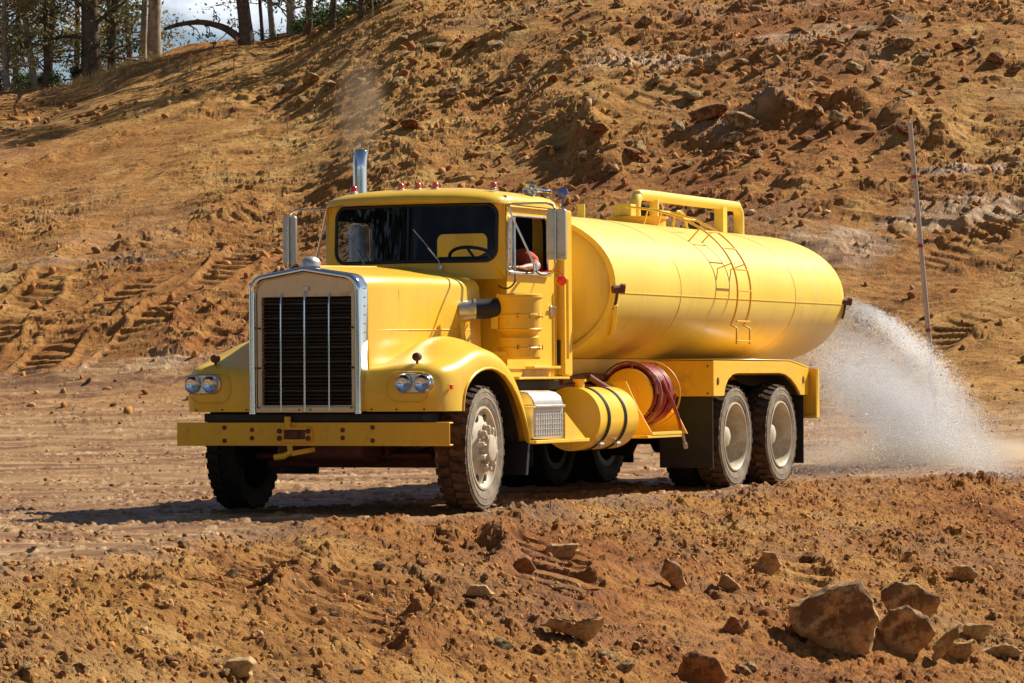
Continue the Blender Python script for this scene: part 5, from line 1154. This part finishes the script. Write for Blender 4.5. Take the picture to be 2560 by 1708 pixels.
# ================================================================== driver (seated, arm on the sill)
def skin_mesh(name, nodes, edges, m, parent=None, base=Vector((0, 0, 0)), sub=2, root=0):
    me = bpy.data.meshes.new(name); me.from_pydata([tuple(Vector(p) - base) for p, r in nodes], edges, []); me.materials.append(M[m])
    o = bpy.data.objects.new(name, me); col.objects.link(o)
    if parent: o.parent = parent
    q = o.modifiers.new('skin', 'SKIN'); q.use_smooth_shade = True; q.branch_smoothing = 0.4
    if not me.skin_vertices: me.skin_vertices.new()
    for i, (p, r) in enumerate(nodes):
        sv = me.skin_vertices[0].data[i]; rr = r if isinstance(r, tuple) else (r, r); sv.radius = rr; sv.use_root = (i == root)
    q = o.modifiers.new('sub', 'SUBSURF'); q.levels = sub; q.render_levels = sub
    return o
def truck_to_world(p): return Vector((TORG.x + TXW.x * p[0] + TYW.x * p[1], TORG.y + TXW.y * p[0] + TYW.y * p[1], p[2]))
PB = Vector((-2.10, 0.44, 1.60))
nodes = []; edges = []
def nd(p, r, par=None):
    nodes.append((Vector(p), r)); i = len(nodes) - 1
    if par is not None: edges.append((par, i))
    return i
pel = nd((-2.10, .44, 1.70), (.15, .12)); sp1 = nd((-2.11, .45, 1.85), (.135, .105), pel); ch = nd((-2.09, .47, 2.02), (.155, .11), sp1); up = nd((-2.06, .49, 2.15), (.13, .095), ch)
nk = nd((-2.04, .50, 2.235), .052, up); jw = nd((-2.02, .51, 2.30), (.068, .066), nk); hd = nd((-2.025, .515, 2.375), (.080, .088), jw); tp = nd((-2.035, .515, 2.44), (.062, .07), hd)
nose = nd((-1.935, .515, 2.345), .014, hd)
sl = nd((-2.00, .66, 2.15), .062, up); el = nd((-1.84, .872, 2.050), .043, sl); fo_ = nd((-1.68, .885, 2.040), .038, el); wr = nd((-1.55, .875, 2.036), .027, fo_); pm = nd((-1.49, .865, 2.032), (.030, .016), wr); pk = nd((-1.455, .86, 2.030), (.034, .014), pm)
for k, (dy, ln) in enumerate(((-.030, .060), (-.010, .072), (.010, .067), (.028, .050))):
    a_ = nd((-1.435, .86 + dy, 2.032), .0095, pk); b_ = nd((-1.435 + ln * .5, .86 + dy * 1.1, 2.036), .0088, a_); nd((-1.435 + ln, .86 + dy * 1.15, 2.024), .0075, b_)
t1 = nd((-1.50, .825, 2.034), .011, pm); t2 = nd((-1.465, .805, 2.036), .010, t1); nd((-1.435, .800, 2.030), .008, t2)
sr = nd((-2.00, .31, 2.14), .062, up); er = nd((-1.87, .24, 1.93), .045, sr); wr2 = nd((-1.70, .30, 2.06), .028, er); pm2 = nd((-1.64, .32, 2.10), (.028, .017), wr2)
for k, (dy, ln) in enumerate(((-.026, .05), (-.009, .06), (.009, .056), (.025, .045))):
    a_ = nd((-1.615, .32 + dy, 2.115), .0095, pm2); b_ = nd((-1.59, .32 + dy, 2.120), .0088, a_); nd((-1.585, .32 + dy, 2.095), .0075, b_)
t1 = nd((-1.635, .352, 2.10), .011, pm2); nd((-1.60, .360, 2.095), .009, t1)
for s in (-1, 1):
    h1 = nd((-2.05, .44 + s * .10, 1.68), .085, pel); kn = nd((-1.66, .44 + s * .14, 1.76), .062, h1); an = nd((-1.48, .44 + s * .13, 1.36), .045, kn); nd((-1.38, .44 + s * .13, 1.30), (.04, .03), an)
person = skin_mesh('person', nodes, edges, 'skin', None, PB); wp = truck_to_world(PB); person.location = wp; person.rotation_euler = (0, 0, truck.rotation_euler.z)
tag(person, 'driver in a red T-shirt with one arm resting on the cab window sill', 'person')
sh = [((-2.10, .44, 1.72), (.165, .135)), ((-2.11, .45, 1.87), (.155, .125)), ((-2.09, .47, 2.03), (.172, .128)), ((-2.055, .49, 2.165), (.135, .102)), ((-2.00, .66, 2.155), .080), ((-1.91, .78, 2.105), .070), ((-1.865, .835, 2.075), .064), ((-2.00, .31, 2.145), .078), ((-1.93, .27, 2.03), .068)]
skin_mesh('shirt', [(Vector(a), b_) for a, b_ in sh], [(0, 1), (1, 2), (2, 3), (3, 4), (4, 5), (5, 6), (3, 7), (7, 8)], 'shirt', person, PB)
tr_ = [((-2.10, .44, 1.70), (.16, .13)), ((-2.05, .34, 1.68), .098), ((-1.66, .30, 1.76), .076), ((-1.48, .31, 1.40), .058), ((-2.05, .54, 1.68), .098), ((-1.66, .58, 1.76), .076), ((-1.48, .57, 1.40), .058)]
skin_mesh('trousers', [(Vector(a), b_) for a, b_ in tr_], [(0, 1), (1, 2), (2, 3), (0, 4), (4, 5), (5, 6)], 'jeans', person, PB)
hr = [((-2.055, .515, 2.345), .076), ((-2.045, .515, 2.41), (.090, .092)), ((-2.035, .515, 2.452), .070)]
skin_mesh('hair', [(Vector(a), b_) for a, b_ in hr], [(0, 1), (1, 2)], 'hair', person, PB)

# ================================================================== trees along the skyline
def leaf_cloud(mb, c, r, n, size, rnd, squash=0.8):
    for _ in range(n):
        while True:
            p = Vector((rnd.uniform(-1, 1), rnd.uniform(-1, 1), rnd.uniform(-1, 1)))
            if p.length < 1: break
        p = Vector((p.x * r, p.y * r, p.z * r * squash)) + c; s = size * rnd.uniform(.6, 1.3)
        a = Vector((rnd.gauss(0, 1), rnd.gauss(0, 1), rnd.gauss(0, 1))).normalized(); b_ = a.cross(Vector((rnd.gauss(0, 1), rnd.gauss(0, 1), rnd.gauss(0, 1)))).normalized()
        mb.add([p - a * s, p - b_ * s * .42, p + a * s, p + b_ * s * .42], [(0, 1, 2, 3)])
def tree(px, py, rad, lean, H, label, seed, foliage='leaf', bark='bark', dens=1.0, low=0.5, curve=0.0, dmin=68, dmax=82.5, group=None, dpos=None, spread=2.6, extra_branches=()):
    rnd = random.Random(seed)
    if dpos is None: x, y, z = ray_ground(px, py, dmin, dmax)
    else: y = dpos; x = PXC(px) * y; z = ground_z(x, y)
    root = empty('tree', (x, y, z - 0.1)); root.scale = (.64, .64, .64); tag(root, label, 'tree', group)
    t = MB(); pts = []; rs = []
    for k in range(12):
        f = k / 11; pts.append(Vector((lean * f * H * .5 + math.sin(f * 5 + seed) * .10 * (1 + f) + curve * math.sin(f * PI), rnd.uniform(-.05, .05) * H * .1, f * H))); rs.append(rad * (1.25 - .25 * min(1, f * 12)) * (1 - .65 * f))
    t.tube(smoothpath(pts, 3), [rs[min(11, int(i / 3))] + (rs[min(11, int(i / 3) + 1)] - rs[min(11, int(i / 3))]) * (i % 3) / 3 for i in range(34)], 12)
    cr = MB(); nb = int(16 * dens) + 6
    for k in range(nb):
        f = low / H + (1 - low / H) * (k + rnd.random()) / nb; i = f * 11; i0 = int(min(10, i)); b0 = pts[i0].lerp(pts[i0 + 1], i - i0)
        a = rnd.uniform(0, 2 * PI); L_ = rnd.uniform(.5, 1.0) * spread * (1.0 - .35 * f); e = b0 + Vector((math.cos(a) * L_, math.sin(a) * L_, rnd.uniform(-.15, .55) * L_)); m_ = b0.lerp(e, .5) + Vector((rnd.uniform(-.2, .2), rnd.uniform(-.2, .2), rnd.uniform(-.1, .3)))
        t.tube(smoothpath([b0, m_, e], 4), [rad * .30 * (1 - .8 * q / 8) * (1 - .4 * f) for q in range(9)], 5)
        for _ in range(2):
            q0 = m_.lerp(e, rnd.uniform(-.3, .9)); e2 = q0 + Vector((rnd.uniform(-.9, .9), rnd.uniform(-.9, .9), rnd.uniform(-.6, .5))); t.tube([q0, q0.lerp(e2, .5) + Vector((0, 0, .1)), e2], [.022, .016, .007], 4)
            leaf_cloud(cr, e2, rnd.uniform(.25, .5), int(14 * dens), .085, rnd)
        leaf_cloud(cr, e, rnd.uniform(.4, .75), int(32 * dens), .09, rnd); leaf_cloud(cr, m_, .4, int(16 * dens), .085, rnd)
    for eb in extra_branches:
        P_ = smoothpath([Vector(v) for v in eb], 6); t.tube(P_, [rad * .62 * (1 - .62 * q / len(P_)) for q in range(len(P_))], 8)
        for q in P_[8::5]:
            for _ in range(2):
                e2 = q + Vector((rnd.uniform(-.6, .6), rnd.uniform(-.5, .5), rnd.uniform(-.9, .5))); t.tube([q, q.lerp(e2, .5) + Vector((.1, 0, .05)), e2], [.03, .02, .008], 4); leaf_cloud(cr, e2, .22, 16, .07, rnd)
    t.build('trunk', bark, root, 60); cr.build('crown', foliage, root, 0); return root
tree(85, 168, .13, .05, 9, 'slender curving tree at the far left of the ridge', 1, 'leaf', 'bark', 1.3, .6, -.5)
tree(110, 172, .11, -.06, 8, 'thin dark tree just right of the slender curving tree', 2, 'leafdark', 'barkdark', 1.2, .5, .3)
tree(20, 190, .12, .04, 8, 'leafy tree cut off by the left edge of the picture', 3, 'leaf', 'bark', 1.8, .4)
tree(240, 148, .36, -.03, 11, 'thick dark ivy covered tree trunk left of the tall pale pair', 4, 'leafdark', 'barkdark', 1.4, .5)
tree(290, 134, .15, .0, 9, 'medium dark tree between the ivy covered trunk and the pale pair', 5, 'leaf', 'barkdark', 1.0, 1.0)
tree(362, 132, .13, -.02, 10, 'thinner left trunk of the tall pale pair', 6, 'leaf', 'bark', .5, 2.5)
tree(383, 130, .26, .0, 12, 'thick pale grey trunk, right one of the tall pair', 7, 'leaf', 'bark', .6, 2.6)
tree(616, 106, .25, -.16, 11, 'leaning dark tree with a long arching branch reaching left', 8, 'leafdark', 'barkdark', .6, 1.8,
     extra_branches=([(-.1, 0, .30), (-.45, 0, .58), (-.85, 0, .80), (-1.5, 0, .95), (-2.2, 0, .90), (-2.85, 0, .72)],))
tree(659, 96, .07, .0, 8, 'very thin dark trunk right of the leaning tree', 9, 'leaf', 'barkdark', .7, 1.2)
tree(692, 88, .11, -.10, 9, 'slim brown tree tilting left, right of the very thin trunk', 10, 'leaf', 'bark', .8, 1.4)
tree(739, 80, .15, .0, 9, 'straight brown tree in the middle of the right hand group', 11, 'leaf', 'bark', 1.0, 1.0)
tree(778, 76, .14, .02, 9, 'straight dark tree second from the right on the ridge', 12, 'leafdark', 'barkdark', 1.0, 1.2)
tree(832, 70, .12, .0, 9, 'lone dark trunk against white cloud at the right end of the ridge', 13, 'leafdark', 'barkdark', .5, 2.0)
tree(900, 48, .10, .0, 7, 'dense dark green tree where the wood meets the hilltop', 14, 'leafdark', 'barkdark', 2.2, .3, spread=2.0)
bgx = [(-120, 86), (0, 87), (50, 91), (130, 86), (190, 92), (275, 89), (325, 91), (735, 90), (960, 84), (1010, 83)]
for k, (px, dd) in enumerate(bgx):
    tree(px, 0, .14, 0, 8.5, 'dark leafy tree deeper in the wood, ' + ('leftmost, at the picture edge', 'behind the tree cut off by the left edge', 'behind the slender curving tree', 'just left of the ivy covered trunk', 'behind the ivy covered trunk', 'beside the medium dark tree', 'just left of the tall pale pair', 'behind the straight brown tree', 'behind the large hilltop bush', 'rightmost, past the hilltop bush')[k], 40 + k, 'leafdark' if k % 3 else 'leaf', 'barkdark', 1.7, .2, group='trees deeper in the wood', dpos=dd, spread=2.4)
for k, (px, py, r_, fo) in enumerate(((25, 205, .75, 'leafdark'), (90, 185, .6, 'leafgreen'), (215, 160, .45, 'leafdark'), (790, 66, .6, 'leafgreen'), (850, 52, .65, 'leafgreen'), (940, 22, .9, 'leafdark'))):
    r_ *= .64; x, y, z = ray_ground(px, py, 68, 82.5); b_ = MB(); rnd = random.Random(90 + k)
    for _ in range(12): leaf_cloud(b_, Vector((rnd.uniform(-1, 1) * r_ * 1.2, rnd.uniform(-.5, .5) * r_, rnd.uniform(.0, .8) * r_)), r_ * .5, 110, .042, rnd)
    rt = empty('bush', (x, y + .5, z)); b_.build('foliage', fo, rt, 0); s_ = MB()
    for _ in range(5): s_.tube([(0, 0, -.1), (rnd.uniform(-.4, .4) * r_, 0, r_ * .5), (rnd.uniform(-.8, .8) * r_, 0, r_)], [.02, .015, .006], 5)
    s_.build('stem', 'barkdark', rt, 0)
    tag(rt, ('dark green bush at the foot of the leftmost trees', 'bright green low bush below the slender curving tree', 'small dark bush at the foot of the ivy covered trunk', 'bright green bush under the second tree from the right',
             'pale green bush beside the lone dark trunk', 'large dark bush at the hilltop end of the wood')[k], 'bush')
# dry grass along the edge of the wood
gm = MB(); rnd = random.Random(77)
for _ in range(200):
    px = rnd.choice((rnd.gauss(330, 60), rnd.gauss(60, 60), rnd.gauss(240, 40))); d0 = 81.5 - abs(rnd.gauss(0, 1.3)); x = PXC(px) * d0
    gm_z = None; gm.v.append((x, d0, 0))
gx = np.array([p[0] for p in gm.v]); gy = np.array([p[1] for p in gm.v]); gz, _, _ = terrain(gx, gy); gm = MB()
for x, y, z in zip(gx, gy, gz):
    for _ in range(5):
        h_ = rnd.uniform(.06, .22); a = rnd.uniform(-.12, .12); w = .008; dx = rnd.uniform(-.10, .10)
        gm.add([(x + a - w, y, z - .02), (x + a + w, y, z - .02), (x + a + dx, y + rnd.uniform(-.1, .1), z + h_)], [(0, 1, 2)])
gr = gm.build('grass', 'drygrass', None, 0); tag(gr, 'dry yellow grass along the edge of the wood', 'grass', kind='stuff')
# unseen woodland behind the camera, tall left row added (what the chrome and glass mirror)
wm = MB(); rnd = random.Random(5)
for k in range(46):
    x = -95 + k * 4.2; leaf_cloud(wm, Vector((x, -62 + rnd.uniform(-5, 5), 5)), 6.0, 420, .62, rnd, 1.1)
for k in range(22):
    [leaf_cloud(wm, Vector((-88 + rnd.uniform(-5, 5), -66 + k * 5.2, zz)), 7.5, 380, .8, rnd, 1.2) for zz in (6, 17, 28)]  # clumps stacked high to darken the windshield's reflection
wo = wm.build('woodland', 'leafdark', None, 0); tag(wo, 'unseen dark wood round the camera, its left side added for reflections', 'wood', kind='stuff')

# ================================================================== stakes and the measuring pole
def stake(px, py_base, py_top, label, ribbon=True, lo=46, hi=82, lean=0.0, w=None):
    x, y, z = ray_ground(px, py_base, lo, hi); H = (py_base - py_top) / 8887.0 * y; w = w or max(.025, .00036 * y)
    rt = empty('survey_stake', (x, y, z)); q = MB(); q.prism([(-w / 2, -.1), (w / 2, -.1), (w / 2 + lean * H, H), (-w / 2 + lean * H, H)], -w * .3, w * .3, 'Y'); q.build('stake', 'wood', rt, 30)
    if ribbon:
        q = MB(); q.box(-w * .8 + lean * H, w * .8 + lean * H, -w * .5, w * .5, H * .82, H * 1.0); q.prism([(w * .5, H * .95), (w * 2.0, H * .86), (w * 1.6, H * .74), (w * .4, H * .84)], -w * .2, -w * .1, 'Y'); q.build('ribbon', 'pink', rt, 30)
    tag(rt, label, 'survey stake', 'survey stakes on the hill'); return rt
stake(481, 180, 128, 'wooden stake with a pink ribbon, left one of the two below the arching branch')
stake(589, 175, 139, 'short pinkish stake, right one of the two below the arching branch')
stake(597, 116, 88, 'small stake with a red ribbon at the foot of the leaning tree')
stake(355, 143, 112, 'thin bare stake by the foot of the pale pair of trunks', False)
stake(937, 44, -10, 'thin stake at the skyline beside the hilltop bush', False)
stake(722, 330, 285, 'short stake with a pink top on the slope left of the exhaust smoke')
stake(879, 330, 305, 'small pinkish stake right behind the exhaust smoke')
stake(1596, 200, 172, 'small red tipped stake on the slope above the tank')
stake(532, 528, 508, 'red ribbon peg on the slope left of the mirror')
stake(685, 562, 530, 'red ribbon peg just above the passenger side mirror')
x, y, z = ray_ground(2341, 950, 44, 70); y = 43.0; x = PXC(2341) * y; z = ground_z(x, y); H = 645 / 8887.0 * y + max(0, CAMZ - 0 - z) * 0
ztop = CAMZ + (945 - 308) / 8887.0 * y; rt = empty('measuring_pole', (x, y, z)); H = ztop - z; lx = (2283 - 2341) / 8887.0 * y / (ztop - (CAMZ + (945 - 940) / 8887.0 * y)); q = MB()
q.tube([(0 + lx * (-.1) - .012, 0, -.1), (lx * H * .9 + .0, 0, H)], .017, 10); q.tube([(lx * -.1 + .020, 0, -.1), (lx * H * .9 + .028, 0, H - .02)], .014, 10); q.build('pole_rod', 'pole', rt, 50)
for f in (.33, .60, .82):
    q = MB(); q.tube([(lx * H * f * .9 + .005, 0, H * f - .02), (lx * H * f * .9 + .005, 0, H * f + .02)], .034, 12); q.build('pole_band', 'redband', rt, 50)
tag(rt, 'tall thin pale pole with small red bands leaning beside the water spray', 'pole')

# ================================================================== water, mist and smoke
m, nt, b = newmat('water_drop'); nt.nodes.remove(b); o_ = nt.nodes['Material Output']
df = N(nt, 'ShaderNodeBsdfDiffuse'); df.inputs[0].default_value = (.86, .88, .92, 1); tl = N(nt, 'ShaderNodeBsdfTranslucent'); tl.inputs[0].default_value = (.86, .88, .92, 1); gl = N(nt, 'ShaderNodeBsdfGlossy'); gl.inputs['Roughness'].default_value = .25
m1 = N(nt, 'ShaderNodeMixShader'); m1.inputs[0].default_value = .5; m2 = N(nt, 'ShaderNodeMixShader'); m2.inputs[0].default_value = .25
nt.links.new(df.outputs[0], m1.inputs[1]); nt.links.new(tl.outputs[0], m1.inputs[2]); nt.links.new(m1.outputs[0], m2.inputs[1]); nt.links.new(gl.outputs[0], m2.inputs[2]); nt.links.new(m2.outputs[0], o_.inputs[0]); M['drop'] = m
def spray():
    n = 110000; ph = R(-25) + rng.random(n) ** 1.0 * R(225); lat = 0.92 * np.cos(ph) + 0.392 * np.sin(ph)
    reach = np.where(lat > 0, 1.62 / np.maximum(lat, .40), 2.6 + 0 * lat); reach = np.where(lat < 0, 1.9, reach)
    k = 1 - rng.random(n) ** 1.7 * .95; k = np.where(rng.random(n) < .45, 1 - np.abs(rng.normal(0, .10, n)), k); k = np.clip(k, .02, 1.12)
    T = 0.56; t = T * np.sqrt(rng.random(n)) ; v = reach / T * k * rng.normal(1, .05, n)
    r_ = v * t; vz = rng.normal(-0.75, .12, n)
    X_ = -9.66 - np.sin(ph) * r_; Y_ = 1.20 + np.cos(ph) * r_; Z_ = 1.87 + vz * t - 4.9 * t * t * (.96 + .04 * rng.random(n))
    X_ += rng.normal(0, .035, n) * (.6 + t * 5); Y_ += rng.normal(0, .03, n) * (.6 + t * 5); Z_ += rng.normal(0, .03, n)
    keep = Z_ > 0.03; ph, v, t, X_, Y_, Z_ = [q[keep] for q in (ph, v, t, X_, Y_, Z_)]; n = len(X_)
    wx_ = TORG.x + TXW.x * X_ + TYW.x * Y_; wy_ = TORG.y + TXW.y * X_ + TYW.y * Y_
    vx = -np.sin(ph) * v; vy = np.cos(ph) * v; V = np.stack([TXW.x * vx + TYW.x * vy, TXW.y * vx + TYW.y * vy, -9.8 * t], 1); V /= np.linalg.norm(V, axis=1)[:, None] + 1e-6
    A = np.cross(V, np.array([0.3, 1, 0.1])); A /= np.linalg.norm(A, axis=1)[:, None]; B_ = np.cross(V, A); C_ = np.stack([wx_, wy_, Z_], 1)
    s = (.0017 + .0030 * rng.random(n) ** 3)[:, None]; L_ = s * (1.4 + 1.6 * rng.random(n))[:, None]
    P_ = np.stack([C_ + V * L_, C_ + A * s, C_ + B_ * s, C_ - A * s, C_ - B_ * s, C_ - V * L_], 1).reshape(-1, 3)
    f = np.array([(0, 1, 2), (0, 2, 3), (0, 3, 4), (0, 4, 1), (5, 2, 1), (5, 3, 2), (5, 4, 3), (5, 1, 4)]); Fc = (f[None] + (np.arange(n) * 6)[:, None, None]).reshape(-1, 3).astype(np.int32)
    me = bpy.data.meshes.new('water_spray'); me.vertices.add(len(P_)); me.vertices.foreach_set('co', P_.astype(np.float32).ravel()); me.loops.add(Fc.size); me.loops.foreach_set('vertex_index', Fc.ravel())
    me.polygons.add(len(Fc)); me.polygons.foreach_set('loop_start', np.arange(0, Fc.size, 3, dtype=np.int32)); me.update(calc_edges=True); me.materials.append(M['drop'])
    o = bpy.data.objects.new('water_spray', me); col.objects.link(o); tag(o, 'fan of white water drops spraying from the rear of the tank onto the dirt', 'water spray', kind='stuff')
spray()
def volmat(name, colr, dens, scale, lo, hi, aniso=0.2):
    m, nt, b = newmat(name); nt.nodes.remove(b); o = nt.nodes['Material Output']; v = N(nt, 'ShaderNodeVolumePrincipled'); v.inputs['Color'].default_value = c4(colr); v.inputs['Anisotropy'].default_value = aniso
    tc = N(nt, 'ShaderNodeTexCoord'); ln = N(nt, 'ShaderNodeVectorMath', operation='LENGTH'); nt.links.new(tc.outputs['Object'], ln.inputs[0])
    fall = N(nt, 'ShaderNodeMapRange'); fall.interpolation_type = 'SMOOTHSTEP'; fall.inputs[1].default_value = 1.0; fall.inputs[2].default_value = 0.15; nt.links.new(ln.outputs['Value'], fall.inputs[0])
    nz = N(nt, 'ShaderNodeTexNoise'); nz.inputs['Scale'].default_value = scale; nz.inputs['Detail'].default_value = 4; nt.links.new(tc.outputs['Object'], nz.inputs['Vector'])
    mr = N(nt, 'ShaderNodeMapRange'); mr.inputs[1].default_value = lo; mr.inputs[2].default_value = hi; nt.links.new(nz.outputs[0], mr.inputs[0])
    a = N(nt, 'ShaderNodeMath', operation='MULTIPLY'); nt.links.new(mr.outputs[0], a.inputs[0]); nt.links.new(fall.outputs[0], a.inputs[1]); c = N(nt, 'ShaderNodeMath', operation='MULTIPLY'); c.inputs[1].default_value = dens
    nt.links.new(a.outputs[0], c.inputs[0]); nt.links.new(c.outputs[0], v.inputs['Density']); nt.links.new(v.outputs[0], o.inputs['Volume']); return m
def volball(name, loc, sc, rot, m, label, cat):
    bm = bmesh.new(); bmesh.ops.create_icosphere(bm, subdivisions=3, radius=1.0); me = bpy.data.meshes.new(name); bm.to_mesh(me); bm.free(); me.materials.append(m)
    o = bpy.data.objects.new(name, me); col.objects.link(o); o.location = loc; o.scale = sc; o.rotation_euler = rot; tag(o, label, cat, kind='stuff'); return o
def W3(px, py, d): return (PXC(px) * d, d, CAMZ + (945 - py) / 8887.0 * d)
volball('mist', W3(2235, 1020, 39.6), (1.45, .9, .62), (0, R(40), 0), volmat('mist_volume', (.90, .91, .95), 3.2, 2.2, .15, .6), 'pale mist hanging in the water spray behind the truck', 'mist')
volball('dust', W3(2350, 1160, 40.0), (2.0, 1.2, .36), (0, 0, 0), volmat('dust_volume', (.92, .77, .58), 5.0, 2.0, .1, .6), 'tan splash haze where the spray hits the dirt', 'dust')
sp_ = truck_to_world((-2.30, -1.0, 3.14))
volball('exhaust_smoke', (sp_.x - .04, sp_.y + .1, sp_.z + .38), (.30, .28, .60), (0, R(4), 0), volmat('smoke_volume', (.36, .28, .20), 5.5, 2.6, .2, .8), 'thin brown smoke rising from the chrome exhaust stack', 'smoke')

# labels that came out alike: tell them apart by their order from the left
by = {}
for o in bpy.data.objects:
    if o.parent is None and 'group' in o.keys() and o['group'] in ('rocks on the hillside', 'loose stones on the front bank'): by.setdefault(o['label'], []).append(o)
for k, v in by.items():
    if len(v) > 1:
        v.sort(key=lambda o: o.location.x / o.location.y)
        nm = ('left one', 'right one') if len(v) == 2 else ('left one', 'middle one', 'right one') if len(v) == 3 else tuple(f'{w} from left' for w in ('first', 'second', 'third', 'fourth', 'fifth', 'sixth', 'seventh', 'eighth'))
        for o, w in zip(v, nm): o['label'] = k + ', ' + w
